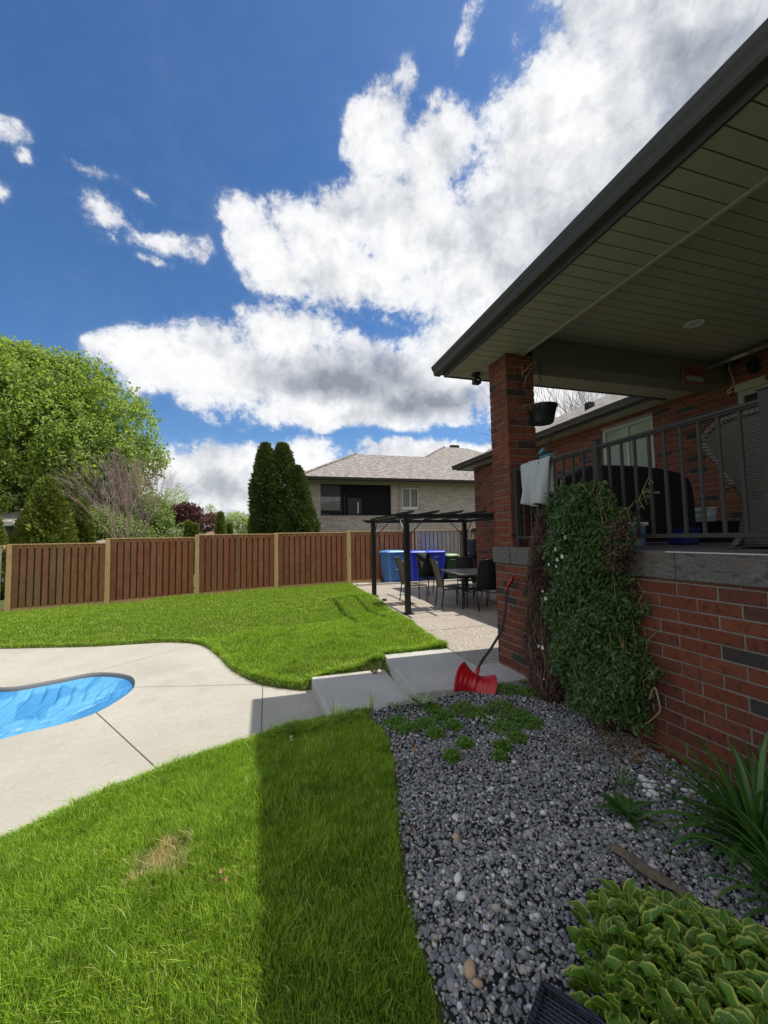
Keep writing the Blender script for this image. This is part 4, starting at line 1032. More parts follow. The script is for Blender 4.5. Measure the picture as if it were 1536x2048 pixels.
# --- big maple
def maple(name,base,blobs,label,leaf='maple_leaf',nclu=6500,ls=.17,seed=1,trunk=True,tr=.28,cl=12,spread=.30,upb=.8,group=None):
    r=np.random.RandomState(seed);rt=tree_root(name,base,label,group=group)
    b0=np.array(base);C=[];Dn=[]
    wts=np.array([b[3]*b[3]*b[4] for b in blobs]);wts/=wts.sum()
    k=r.choice(len(blobs),nclu,p=wts)
    u_=rdir(r,nclu,.25);rad=(r.rand(nclu)**.33)*.62+.40
    bl=np.array(blobs)
    off=u_*rad[:,None]
    off[:,0]*=bl[k,3];off[:,1]*=bl[k,3];off[:,2]*=bl[k,4]
    C=bl[k,:3]+off
    # thin where noise is low, so gaps open
    ph=np.sin(C[:,0]*1.7+np.sin(C[:,2]*1.3)*2)+np.sin(C[:,2]*2.1+C[:,1]*.9)+np.sin(C[:,0]*.8-C[:,1]*1.9)
    keep=ph+r.uniform(-1.3,1.3,nclu)>-.75;C=C[keep];u_=u_[keep]
    n=len(C)
    ax=u_*.55+np.array([0,0,upb])+r.normal(size=(n,3))*.35;ax/=np.linalg.norm(ax,axis=1)[:,None]
    t=r.rand(n,cl);P_=C[:,None,:]+ax[:,None,:]*(t[...,None]-.3)*spread*2.2+r.normal(size=(n,cl,3))*spread*.32
    U_=rdir(r,n*cl,.1);N_=rdir(r,n*cl,.7)
    V,T=leafquads(P_.reshape(-1,3),N_,U_,ls*r.uniform(.6,1.25,n*cl),ls*.85*r.uniform(.6,1.2,n*cl))
    from_arrays('crown',V,T,leaf,rt)
    if trunk:
        mb=MB();rr=random.Random(seed)
        top=Vector(base)+Vector((0,0,(bl[:,2].max()-base[2])*.28))
        mb.tube([base,Vector(base).lerp(top,.5)+Vector((.1,0,0)),top],[tr*1.25,tr,tr*.9],9,True,False)
        for i in range(min(90,max(8,n//60))):
            e=Vector(C[rr.randrange(n)]);m1=top.lerp(e,.45)+Vector((rr.uniform(-.3,.3),rr.uniform(-.3,.3),rr.uniform(.1,.8)))
            s_=top-Vector((0,0,rr.uniform(0,top.z-base[2])*.3));mb.tube([s_,m1,e],[tr*.30,tr*.12,.015],5,True,False)
        mb.build('trunk','bark',rt)
    return rt
def TB(px,py,r,rz,Y_=30.5): p=at(px,py,Y_);return (p.x,Y_,p.z,r,rz)
maple('maple_tree',(-14.0,31,-1.75),[TB(-60,860,5.5,5.6,31.5),TB(60,800,3.4,3.0),TB(150,800,2.5,2.4),TB(100,880,3.6,3.2,30),TB(225,820,1.9,2.0),TB(262,860,1.7,1.8),TB(280,930,1.6,1.7),TB(240,960,2.2,2.2),TB(180,930,3.2,2.8,30),TB(80,980,3.8,2.6),TB(35,745,2.0,1.5),TB(110,745,1.4,1.1),TB(180,755,1.3,1.1),TB(-30,760,3,2.2),TB(270,1010,1.6,1.4),TB(200,1020,2.6,1.8)],'tall bright green broadleaf tree filling the left side behind the fence',nclu=13500,ls=.20,cl=13,seed=3,spread=.36,upb=1.3)
# --- conifers (arborvitae): cone or column of upright sprays
def arbor(name,base,h,rad,label,leaf='cedar_leaf',n=9000,ls=.10,seed=1,prof=None,group=None,wob=.12,sx=1.):
    r=np.random.RandomState(seed);rt=tree_root(name,base,label,group=group)
    z=r.rand(n)**.8;a=r.rand(n)*6.283
    pf=(lambda t:np.clip((1-t)**.72,0,1)*(.55+.45*np.clip(t/.12,0,1))) if prof is None else prof
    lump=1+wob*np.sin(a*5+z*17+np.sin(z*31+a*3))+wob*.6*np.sin(a*11-z*43)
    rr=rad*pf(z)*lump*(1-.30*r.rand(n)**2.2)
    C=np.stack([base[0]+rr*np.cos(a)*sx,base[1]+rr*np.sin(a),base[2]+z*h],1)
    out_=np.stack([np.cos(a),np.sin(a),np.full(n,1.15)],1)+r.normal(size=(n,3))*.35
    m_=3
    P_=np.repeat(C,m_,0)+r.normal(size=(n*m_,3))*ls*.35;U_=np.repeat(out_,m_,0)+r.normal(size=(n*m_,3))*.55
    tn=np.repeat(np.stack([-np.sin(a),np.cos(a),np.zeros(n)],1),m_,0)+r.normal(size=(n*m_,3))*.5
    V,T=leafquads(P_,tn,U_,ls*1.5*r.uniform(.6,1.2,n*m_),ls*.62*r.uniform(.6,1.2,n*m_),.1)
    from_arrays('foliage',V,T,leaf,rt)
    mb=MB().tube([(base[0],base[1],base[2]-.1),(base[0],base[1],base[2]+h*.5),(base[0],base[1],base[2]+h*.93)],[rad*.10,rad*.07,.01],7,True,False)
    mb.build('trunk','bark',rt)
    # inner dark mass of twigs
    mb=MB();
    for k in range(60):
        zz_=r.rand()*.9;aa=r.rand()*6.283;q=rad*pf(np.array([zz_]))[0]*.8
        mb.tube([(base[0],base[1],base[2]+zz_*h*.9),(base[0]+q*math.cos(aa),base[1]+q*math.sin(aa),base[2]+zz_*h+.1)],[.02,.006],3,True,False)
    mb.build('branches','bark',rt)
    return rt
col=lambda t:np.clip((1-t)/.30,0,1)**.6*(.80+.2*np.clip(t/.3,0,1))
arbor('cedar_tree',(.02,16.6,-1.75),5.5,.46,'tall narrow dark cedar, leftmost of the columns beside the grey brick house','dark_cedar_leaf',9000,.10,1,col,'columnar cedars beside the neighbour house')
arbor('cedar_tree',(.68,16.5,-1.75),5.52,.55,'tall dark cedar column, the middle of the three beside the grey brick house','dark_cedar_leaf',10500,.10,2,col,'columnar cedars beside the neighbour house')
arbor('cedar_tree',(1.22,16.2,-1.75),4.55,.66,'shorter broad green cedar touching the corner of the grey brick house','dark_cedar_leaf',13000,.105,3,lambda t:np.clip((1-t)/.5,0,1)**.75,'columnar cedars beside the neighbour house')
g1='cone shaped cedars behind the left fence'
arbor('cedar_tree',(-7.55,17.5,-1.75),4.0,1.12,'wide cone shaped olive green cedar behind the fence, in front of the big maple','cedar_leaf',17000,.115,4,lambda t:np.clip(1-t,0,1)**.62*(.75+.25*np.clip(t/.15,0,1)),g1,.10)
arbor('cedar_tree',(-6.9,18.6,-1.75),3.35,.62,'narrower cedar peeking out behind the right side of the wide cone shaped cedar','cedar_leaf',8000,.11,5,None,g1)
arbor('cedar_tree',(-8.65,16.6,-1.75),2.65,.58,'small cone shaped cedar cut off by the left edge of the view','cedar_leaf',7000,.10,6,None,g1)
g2='small cedars far beyond the fence'
for i,(px,top,wd_,Y_,lb) in enumerate([(377,1045,8,24,'small pointed green cedar under the purple tree'),(390,1050,7,24,'small cedar directly left of the low red roof, tips at fence height'),(441,1027,10,24,'tallest of the small far cedars, column right of the low red roof'),(505,1038,9,20,'small pointed cedar next to the tall dark cedar columns'),(459,1050,6,25,'small low cedar in front of the pale round bush')]):
    t_=at(px,top,Y_);rd_=wd_/815.17*Y_*1.05
    arbor('cedar_tree',(t_.x,Y_,-1.75),t_.z+1.75,rd_,lb,'cedar_leaf',2600,.10,20+i,(lambda t:np.clip(1-t,0,1)**.5) ,g2)
# --- norway spruce with hanging boughs
def spruce(base,h,rad,label,seed=5):
    r=random.Random(seed);rt=tree_root('spruce_tree',base,label)
    mb=MB().tube([base,(base[0],base[1],base[2]+h)],[.2,.02],8,True,False);mb2=MB();Pn=[];Un=[]
    z=.8
    while z<h-.15:
        f=1-z/h
        for k in range(9 if f>.15 else 5):
            a=r.uniform(0,6.283);L=rad*(f**.8)*r.uniform(.7,1.1)+.1
            pts=[];
            for t in np.linspace(0,1,6):
                pts.append(Vector((base[0]+math.cos(a)*L*t,base[1]+math.sin(a)*L*t,base[2]+z-.45*L*t*(1-t)*1.6-.10*L*t+.22*L*t*t)))
            mb2.tube(pts,[.03,.025,.02,.015,.01,.005],3,True,False)
            for j in range(int(26*L)+6):
                t=r.random()**.7;i=min(int(t*5),4);p=pts[i].lerp(pts[i+1],t*5-i)
                for q in range(5):
                    Pn.append((p.x+r.uniform(-.06,.06),p.y+r.uniform(-.06,.06),p.z-q*.075*(1.2-t*.6)))
                    Un.append((r.uniform(-.5,.5)+math.cos(a)*.3,r.uniform(-.5,.5)+math.sin(a)*.3,-1))
        z+=h*.035
    mb.build('trunk','bark',rt);mb2.build('branches','bark',rt)
    Pn=np.array(Pn);Un=np.array(Un);rs_=np.random.RandomState(seed)
    V,T=leafquads(Pn,rdir(rs_,len(Pn)),Un,rs_.uniform(.10,.20,len(Pn)),.05,.1);from_arrays('foliage',V,T,'spruce_needle',rt)
spruce((-7.35,23.5,-1.75),6.6,2.4,'dark drooping spruce with hanging pale tipped boughs behind the wide cedar')
# --- leafless pinkish tree
simple('pinkish_bark',(.33,.235,.20),.95,.1,0,.3,9,.4,.01)
def bare(base,h,label,seed,n0=6,mt='pale_bark',depth=4,sp=.42,name='bare_tree',lean=0,thick=1.):
    r=random.Random(seed);rt=tree_root(name,base,label);mb=MB();tips=[]
    b=Vector(base);MB().tube([b,b+Vector((0,0,h*.12)),b+Vector((.04,0,h*.2))],[.10*thick,.085*thick,.07*thick],7,True,False).build('trunk',mt,rt)
    for i in range(n0):
        a=i/n0*6.283+r.uniform(-.3,.3);tl=r.uniform(.2,.62)
        branches(mb,b+Vector((0,0,h*(.12+.08*r.random()))),(math.cos(a)*tl+lean,math.sin(a)*tl*.7,1.15),h*.30,.045*thick,depth,r,tips,sp,.02,3,3,.0065*thick,5,.78)
    t=mb.build('branches',mt,rt)
    return rt
bare((-5.1,18.2,-1.75),4.9,'leafless pinkish brown tree with fine spreading twigs behind the second fence panel from the left',11,10,'pinkish_bark',4,.36,thick=.62)
# bare tree crown beyond the wing roof (seen through the porch opening)
bare((11.6,12.6,-1.75),7.9,'bare twiggy tree crown rising behind the wing roof, seen through the porch opening',23,8,'twig',4,.36,lean=-.05,thick=.9)
# --- far trees and shrubs
def bush(name,base,blobs,label,leaf,n,ls,seed,cat='shrub',trunk=True,cl=8,spread=.2,group=None,upb=.3):
    t=maple(name,base,blobs,label,leaf,n,ls,seed,trunk,.12,cl,spread,upb,group);t['category']=cat;return t
def B(px,py,Y_,r,rz=None): p=at(px,py,Y_);return (p.x,Y_,p.z,r,rz or r)
bush('purple_tree',(at(370,1085,38).x,38,-1.75),[B(372,1035,38,1.35,1.05),B(350,1042,38,.8,.7),B(392,1045,38,.8,.7)],'round dark purple leaved tree far beyond the fence','purple_leaf',900,.17,31,'tree')
bush('red_leaved_tree',(at(420,1085,40).x,40,-1.75),[B(418,1050,40,1.1,.95),B(436,1055,40,.6,.6)],'smaller reddish brown leaved tree right of the dark purple one','red_brown_leaf',600,.15,32,'tree')
bush('birch_tree',(at(348,1085,48).x,48,-1.75),[B(350,1003,48,1.25,1.3),B(342,1030,48,1.7,1.3),B(352,985,48,.7,.7)],'pale green airy birch like tree standing above the purple tree','pale_leaf',620,.15,33,'tree',cl=9,spread=.3)
bush('far_tree',(at(421,1085,60).x,60,-1.75),[B(421,1030,60,.9,1.3),B(414,1036,60,.8,.8)],'thin greyish poplar tip rising behind the reddish tree','pale_leaf',260,.15,34,'tree')
bush('yellow_green_shrub',(at(300,1088,27).x,27,-1.75),[B(300,1040,27,1.15,1.35),B(315,1060,27,.8,.8),B(285,1062,27,1.,.9)],'yellow green rounded shrub right of the leafless tree','shrub_leaf',1400,.13,35)
bush('flowering_shrub',(at(330,1088,25).x,25,-1.75),[B(330,1072,25,.75,.5),B(345,1075,25,.6,.4),B(312,1075,25,.6,.45),B(362,1072,25,.6,.5)],'low bright green shrub along the fence, under the pale birch','shrub_leaf',900,.12,36)
bush('round_bush',(at(475,1085,32).x,32,-1.75),[B(472,1055,32,1.15,.95),B(490,1058,32,.9,.75),B(462,1062,32,.7,.6)],'pale green round bush left of the tall dark cedar columns','pale_leaf',1100,.13,37)
bush('dark_shrub',(at(250,1085,22).x,22,-1.75),[B(250,1065,22,.95,.7),B(225,1062,22,.9,.7),B(270,1070,22,.7,.5),B(200,1058,22,.9,.9),B(172,1062,22,.7,.7)],'grey green shrubbery under the leafless tree behind the fence','shrub_leaf',1500,.10,38)
bush('red_leaved_tree',(at(215,1060,30).x,30,-1.75),[B(213,1030,27,1.3,.8)],'dark red foliage showing behind the leafless tree','red_brown_leaf',450,.14,39,'tree')
# far treeline closes the horizon
rr=np.random.RandomState(5);Cs=[]
for i in range(120):
    a=R_(-40+i*1.0);D_=95+rr.rand()*25;Cs.append((math.sin(a)*D_,math.cos(a)*D_,-1.0+rr.rand()*.8,4.2+rr.rand()*2,1.8+rr.rand()*1.2))
bl=np.array(Cs);n=9000;k=rr.randint(0,len(bl),n);u_=rdir(rr,n,.4);C=bl[k,:3]+u_*np.stack([bl[k,3],bl[k,3],bl[k,4]],1)*(rr.rand(n)[:,None]**.4)
V,T=leafquads(C,rdir(rr,n),rdir(rr,n,.3),rr.uniform(.8,1.6,n),rr.uniform(.6,1.2,n));g=from_arrays('treeline',V,T,'shrub_leaf');tagit(g,'low far wood along the horizon','wood',kind='stuff')
# --- small far roofs
def farhouse(name,px0,px1,pe,pt,Y_,label,roof,wallm='dark_interior',dd=5.):
    a=at(px0,pe,Y_);b=at(px1,pe,Y_);t=at((px0+px1)/2,pt,Y_+2);root=empty(name,((a.x+b.x)/2,Y_+2,-1.75),label,'house')
    MB().box(a.x+.4,b.x-.4,Y_+.4,Y_+dd,-1.75,a.z).build('wall',wallm,root)
    zt=t.z;w_=(b.x-a.x)/2;q=min(w_*.8,dd/2)
    P4=[(a.x,Y_,a.z),(b.x,Y_,a.z),(b.x,Y_+dd,a.z),(a.x,Y_+dd,a.z)];R1=(a.x+w_*.9,Y_+dd*.45,zt);R2=(b.x-w_*.9,Y_+dd*.45,zt)
    roofplane([P4[0],P4[1],R2,R1],roof,root);roofplane([P4[3],P4[0],R1],roof,root);roofplane([P4[1],P4[2],R2],roof,root);roofplane([P4[2],P4[3],R1,R2],roof,root)
    MB().box(a.x-.02,b.x+.02,Y_-.06,Y_-.004,a.z-.16,a.z+.05).build('fascia','light_trim',root)
    p=at((px0+px1)/2+2,pt,Y_+2);MB().box(p.x-.15,p.x+.15,p.y,p.y+.3,p.z-.2,p.z+.2).build('roof_vent','black_metal',root)
    return root
simple('tan_wall',(.30,.26,.22),.9)
farhouse('far_house',401,436,1071,1061,30,'low far house with a small pinkish red hip roof beyond the fence','red_shingles','tan_wall')
farhouse('far_house',150,192,1092,1080,19,'far house showing only a sliver of grey roof above the leftmost brown fence panel','roof_shingles','tan_wall',4.)
farhouse('far_house',-70,28,1046,1020,26,'dark far house with a grey roof at the left edge behind the small cedar','roof_shingles','fascia_brown',6.)
# ---------------------------------------------------------------- pergola
pg=empty('pergola',(4.08,9.13,PT),'black metal pergola frame with thin open rafters and diagonal braces over the patio table','pergola')
PX0,PX1,PY0,PY1,PZ=2.76,5.43,7.82,10.45,.40
for x,y in ((PX0,PY0),(PX0,PY1),(PX1,PY0),(PX1,PY1)):
    p_=MB().box(x-.052,x+.052,y-.052,y+.052,PT,PZ).build('post','black_metal',pg,bevel=.006)
    MB().box(x-.10,x+.10,y-.10,y+.10,PT+.0,PT+.02).build('base_plate','black_metal',p_)
for y in (PY0,PY1): MB().extr([(PX0-.28,PZ+.085),(PX0-.28,PZ+.06),(PX0-.16,PZ+.002),(PX1+.16,PZ+.002),(PX1+.28,PZ+.06),(PX1+.28,PZ+.085)],'y',y-.022,y+.022).build('beam','black_metal',pg)
for x in (PX0,PX1): MB().box(x-.02,x+.02,PY0+.023,PY1-.023,PZ+.002,PZ+.07).build('side_beam','black_metal',pg)
for i in range(6):
    x=PX0+.02+(PX1-PX0-.04)*i/5;MB().extr([(PY0-.42,PZ+.125),(PY0-.42,PZ+.135),(PY1+.35,PZ+.135),(PY1+.35,PZ+.125),(PY1+.22,PZ+.087),(PY0-.28,PZ+.087)],'x',x-.02,x+.02).build('rafter','black_metal',pg)
for x,y,sx,sy_ in ((PX0,PY0,1,1),(PX0,PY1,1,-1),(PX1,PY0,-1,1),(PX1,PY1,-1,-1)):
    MB().bar((x+sx*.05,y,PZ-.36),(x+sx*.42,y,PZ),.018,.018).build('brace','black_metal',pg)
    MB().bar((x,y+sy_*.05,PZ-.36),(x,y+sy_*.42,PZ),.018,.018).build('brace','black_metal',pg)
# ---------------------------------------------------------------- bins
def bin_(x,y,h,wb,body,lid,label,rz=0.,handle=True,group='recycling bins along the fence'):
    rt=empty('wheeled_bin',(x,y,PT),label,'bin',group,rz);L=True
    d_=wb*1.0;mb=MB();k=.80
    def ring(w_,d,z,c=.05): 
        return [(-w_/2+c,-d/2,z),(w_/2-c,-d/2,z),(w_/2,-d/2+c,z),(w_/2,d/2-c,z),(w_/2-c,d/2,z),(-w_/2+c,d/2,z),(-w_/2,d/2-c,z),(-w_/2,-d/2+c,z)]
    rs_=[ring(wb*k,d_*k,0.02),ring(wb*.84,d_*.84,h*.30),ring(wb*.93,d_*.95,h*.62),ring(wb*.95,d_*.97,h*.64),ring(wb*.97,d_*1.,h*.86),ring(wb*1.04,d_*1.04,h*.865),ring(wb*1.04,d_*1.04,h*.93)]
    vs=[v for q in rs_ for v in q];fs=[(i*8+j,i*8+(j+1)%8,(i+1)*8+(j+1)%8,(i+1)*8+j) for i in range(len(rs_)-1) for j in range(8)]
    fs+=[tuple(range(8))[::-1],tuple(range(len(vs)-8,len(vs)))];mb.add(vs,fs)
    # moulded ribs and the arched front panel
    for q in (-.30,-.16,.16,.30): mb.bar((wb*q*.8,-d_*.41,.06),(wb*q,-d_*.482,h*.60),.022,.02)
    mb.bar((-wb*.26,-d_*.47,h*.66),(wb*.26,-d_*.47,h*.66),.03,.03);mb.bar((-wb*.1,-d_*.455,h*.40),(wb*.1,-d_*.455,h*.40),.035,.03)
    mb.build('body',body,rt,bevel=.012,local=True)
    mb=MB();z=h*.935
    r2_=[ring(wb*1.10,d_*1.10,z),ring(wb*1.10,d_*1.10,z+.03),ring(wb*.98,d_*.98,z+.065,.08),ring(wb*.6,d_*.6,z+.085,.08)]
    vs=[v for q in r2_ for v in q];fs=[(i*8+j,i*8+(j+1)%8,(i+1)*8+(j+1)%8,(i+1)*8+j) for i in range(3) for j in range(8)]+[tuple(range(8))[::-1],tuple(range(24,32))]
    mb.add(vs,fs);mb.build('lid',lid,rt,bevel=.008,local=True)
    mb=MB().tube([(-wb*.35,d_*.62,h*.9),(wb*.35,d_*.62,h*.9)],.016,8).bar((-wb*.35,d_*.5,h*.88),(-wb*.35,d_*.62,h*.9),.03,.03).bar((wb*.35,d_*.5,h*.88),(wb*.35,d_*.62,h*.9),.03,.03);mb.build('handle',lid,rt,local=True)
    for sx in (-1,1):
        m_=MB();
        m_.tube([(sx*wb*.36,d_*.38,.11),(sx*wb*.46,d_*.38,.11)],.11,16,True);m_.build('wheel','plastic_dark',rt,local=True)
    m_=MB().box(-.045,.045,-d_*.492,-d_*.480,h*.42,h*.435).box(-.09,.07,-d_*.507,-d_*.498,h*.80,h*.815);m_.build('embossed_label','plastic_white',rt,local=True)
    return rt
bin_(4.21,13.42,1.09,.66,'bin_steel_blue','lid_steel_blue','dusty medium blue wheeled bin, leftmost of the bins, paler than the others',R_(12))
bin_(5.03,13.38,1.06,.62,'bin_royal_blue','lid_royal_blue','deep royal blue wheeled bin in the middle, right behind the black pergola post',R_(2))
bin_(5.72,13.40,1.05,.66,'bin_royal_blue','lid_royal_blue','deep royal blue wheeled bin partly hidden by the tall black chairs',R_(-4))
bin_(6.38,13.42,.90,.46,'bin_green','lid_pale_green','small dark green bin with a pale green lid, rightmost of the bins',0)
# recycling arrows and lettering moulded on the bins are too small to read: pale marks
# ---------------------------------------------------------------- patio table and chairs
def sling_chair(x,y,rz,label,back='sling_fabric',h=1.02):
    rt=empty('patio_chair',(x,y,PT),label,'chair','dark patio chairs around the table',rz)
    # faces +X locally
    for s in (-1,1):
        MB().tube([(.24,s*.23,.02),(.235,s*.235,.42)],.014,8).build('front_leg','black_metal',rt,local=True)
        MB().tube([(-.27,s*.22,.02),(-.21,s*.235,.42)],.014,8).build('rear_leg','black_metal',rt,local=True)
        MB().tube([(-.21,s*.235,.40),(-.235,s*.235,.6),(-.30,s*.23,.85),(-.37,s*.22,h)],.013,8).build('back_post','black_metal',rt,local=True)
        MB().tube([(.23,s*.235,.42),(-.21,s*.235,.42)],.014,8).build('seat_rail','black_metal',rt,local=True)
    MB().tube([(-.37,-.22,h),(-.385,-.1,h+.035),(-.385,.1,h+.035),(-.37,.22,h)],.013,8).build('top_rail','black_metal',rt,local=True)
    mb=MB();n=8;vs=[];
    pts=[(.235,.432),(.1,.42),(-.1,.415),(-.2,.43)]
    for px_,pz_ in pts: vs+=[(px_,-.22,pz_),(px_,.22,pz_)]
    mb.add(vs,[(2*i,2*i+1,2*i+3,2*i+2) for i in range(len(pts)-1)],True);mb.build('seat',back,rt,local=True,solid=.012)
    mb=MB();vs=[];pts=[(-.215,.45),(-.24,.62),(-.30,.84),(-.365,h),(-.38,h+.03)]
    for px_,pz_ in pts: vs+=[(px_,-.22,pz_),(px_,.22,pz_)]
    mb.add(vs,[(2*i,2*i+1,2*i+3,2*i+2) for i in range(len(pts)-1)],True);mb.build('backrest',back,rt,local=True,solid=.012)
    return rt
sling_chair(3.36,9.1,R_(2),'patio chair half hidden behind the black pergola post, seat showing to its right')
sling_chair(3.86,8.18,R_(-6),'patio chair at the near left side of the table, seen edge on from its left')
sling_chair(4.36,7.68,R_(88),'black woven high backed chair turned away, in front of the table by the brick pillar','black_weave')
sling_chair(4.25,10.15,R_(-80),'black high backed chair at the far table end before the royal blue bin','black_weave',1.06)
sling_chair(4.95,9.35,R_(-100),'black chair tucked in at the far side of the table','black_weave',.95)
sling_chair(5.25,8.3,R_(178),'black chair on the house side of the table','black_weave',.9)
tb=empty('patio_table',(4.5,8.55,PT),'rectangular dark grey patio table with tile top and black metal frame','table',None,R_(-8))
m,b,p,o=mat('table_tile',.35,.5)
bt=b.n('ShaderNodeTexBrick',offset=0.,ins={'Vector':uvn(b),'Color1':(.10,.105,.10,1),'Color2':(.13,.13,.125,1),'Mortar':(.02,.02,.02,1),'Scale':1.,'Mortar Size':.006,'Brick Width':.30,'Row Height':.30})
nn_=b.noise(uvn(b),14.,5.);link(b,b.mix(b.math('MULTIPLY',nn_,.5),bt.outputs[0],(.045,.045,.045)),p,'Base Color');bump(b,p,bt.outputs[1],-.3,.003)
MB().box(-.46,.46,-.85,.85,.705,.722).build('table_top','table_tile',tb,local=True,bevel=.004)
MB().box(-.48,-.461,-.87,.87,.69,.728).box(.461,.48,-.87,.87,.69,.728).box(-.46,.46,-.87,-.851,.69,.728).box(-.46,.46,.851,.87,.69,.728).build('table_rim','railing_metal',tb,local=True,bevel=.004)
for sx in (-1,1):
    for sy_ in (-1,1): MB().tube([(sx*.40,sy_*.74,0),(sx*.38,sy_*.70,.3),(sx*.42,sy_*.78,.69)],.016,8).build('leg','black_metal',tb,local=True)
MB().tube([(-.38,-.70,.3),(0,-.62,.36),(.38,-.70,.3)],.01,6).tube([(-.38,.70,.3),(0,.62,.36),(.38,.70,.3)],.01,6).build('cross_bar','black_metal',tb,local=True)
# glass jar lantern on the table
p=at(975,1140,8.2);jr=empty('glass_jar',(p.x,p.y,PT+.722),'small clear glass jar standing on the patio table next to the brick pillar','jar')
MB().lathe([(.035,.0),(.042,.01),(.042,.10),(.03,.125),(.03,.14)],(0,0,0),18).build('jar_body','bright_window_glass',jr,local=True);MB().lathe([(.033,.141),(.033,.16),(.01,.165)],(0,0,0),18).build('lid','plastic_white',jr,local=True)
# ashtray-like puck on the patio
p=onz=None
def onZ(x,y,z):
    d=RT*((x-768)/815.17)-UP*((y-1024)/815.17)+FW;return d*(z/d.z)
p=onZ(769,1201,PT);q=MB().lathe([(.05,0),(.062,.012),(.06,.035),(.045,.045),(.02,.046)],(p.x,p.y,PT),20);tagit(q.build('paving_puck','plastic_dark'),'small dark round disc lying on the sunlit patio by the lawn','disc')
# ---------------------------------------------------------------- person behind the corner
def skinned(name,verts,edges,radii,material,parent,sub=2,root=0):
    import bmesh
    me=bpy.data.meshes.new(name);bm=bmesh.new();ly=bm.verts.layers.skin.verify();vv=[]
    for i,v_ in enumerate(verts):
        q=bm.verts.new(v_);rr_=radii[i];q[ly].radius=(rr_,rr_) if not isinstance(rr_,tuple) else rr_;q[ly].use_root=(i==root);vv.append(q)
    for a,b_ in edges: bm.edges.new((vv[a],vv[b_]))
    bm.to_mesh(me);bm.free()
    o_=bpy.data.objects.new(name,me);COL.objects.link(o_)
    md=o_.modifiers.new('skin','SKIN');md.use_smooth_shade=True
    s_=o_.modifiers.new('sub','SUBSURF');s_.levels=sub;s_.render_levels=sub
    me.materials.append(MATS[material]);o_.parent=parent;return o_
hp=at(945,1066,12.0);pr=empty('person',(hp.x+.02,12.0,PT),'person in a grey knit hat and dark jacket standing half hidden behind the house corner','person')
H=1.72
# faces +X (towards the wall); one continuous body
bv=[(0,0,.93),(0,0,1.15),(.01,0,1.38),(.015,0,1.47),(.03,0,1.55),(.035,0,1.65),
    (0,.09,.90),(.02,.10,.50),(-.01,.11,.09),(.14,.11,.03),
    (0,-.09,.90),(.03,-.10,.50),(.02,-.11,.09),(.16,-.12,.03),
    (0,.17,1.40),(-.03,.22,1.14),(.06,.20,.90),(.10,.19,.82),
    (0,-.17,1.40),(-.02,-.22,1.14),(.09,-.20,.92),(.13,-.19,.84)]
be=[(0,1),(1,2),(2,3),(3,4),(4,5),(0,6),(6,7),(7,8),(8,9),(0,10),(10,11),(11,12),(12,13),(2,14),(14,15),(15,16),(16,17),(2,18),(18,19),(19,20),(20,21)]
br_=[(.11,.15),(.10,.14),(.10,.15),.05,.06,.085,.085,.06,.042,.04,.085,.06,.042,.04,.055,.045,.034,.03,.055,.045,.034,.03]
skinned('body',bv,be,br_,'skin',pr)
skinned('jacket',[(0,0,.86),(0,0,1.0),(0,0,1.2),(.01,0,1.40),(.012,0,1.46),(0,.18,1.40),(-.03,.235,1.14),(.055,.205,.93),(0,-.18,1.40),(-.02,-.235,1.14),(.08,-.205,.95)],[(0,1),(1,2),(2,3),(3,4),(3,5),(5,6),(6,7),(3,8),(8,9),(9,10)],[(.15,.19),(.145,.18),(.14,.175),(.13,.17),(.09,.10),.075,.066,.055,.075,.066,.055],'jacket',pr)
skinned('trousers',[(0,0,.93),(0,.095,.84),(.02,.10,.50),(-.01,.11,.10),(0,-.095,.84),(.03,-.10,.50),(.02,-.11,.10)],[(0,1),(1,2),(2,3),(0,4),(4,5),(5,6)],[(.13,.15),.105,.08,.07,.105,.08,.07],'trousers',pr)
for s,x_ in ((1,-.01),(-1,.02)): skinned('shoe',[(x_-.03,s*.11,.05),(x_+.07,s*.115,.045),(x_+.19,s*.12,.035)],[(0,1),(1,2)],[.055,.05,.04],'shoe',pr)
hat=MB().lathe([(.102,1.655),(.108,1.68),(.104,1.72),(.085,1.765),(.05,1.79),(.012,1.80)],(.03,0,0),20);hat.build('knit_hat','cloth_hat',pr,local=True)
fb=MB().lathe([(.012,-.012),(.014,0),(.004,.014)],(.128,0,1.60),8);fb.build('nose','skin',pr,local=True)
# ---------------------------------------------------------------- snow shovel
sv=empty('snow_shovel',(2.15,3.9,PT),'red plastic snow shovel with a long bent black handle leaning on the brick wall','shovel')
Hd=[at(1025,1158,3.98),at(1013,1178,3.97),at(1011,1215,3.96),at(1003,1258,3.93),at(985,1292,3.90),at(964,1322,3.86),at(955,1340,3.82)]
MB().tube([tuple(q) for q in catmull([tuple(q) for q in Hd[1:]],6,False)],.0135,10).build('shaft','plastic_dark',sv)
g0=Vector(Hd[1]);gd=(Vector(Hd[0])-g0).normalized();gs=Vector((.75,.6,.25)).normalized();gs=(gs-gd*gs.dot(gd)).normalized()
pts=[g0-gd*.02,g0+gd*.03,g0+gd*.05+gs*.045,g0+gd*.14+gs*.06,g0+gd*.155,g0+gd*.14-gs*.06,g0+gd*.05-gs*.045,g0+gd*.03]
MB().tube([tuple(q) for q in pts],[.017,.019,.014,.015,.016,.015,.014,.018],10).build('grip','shovel_red',sv)
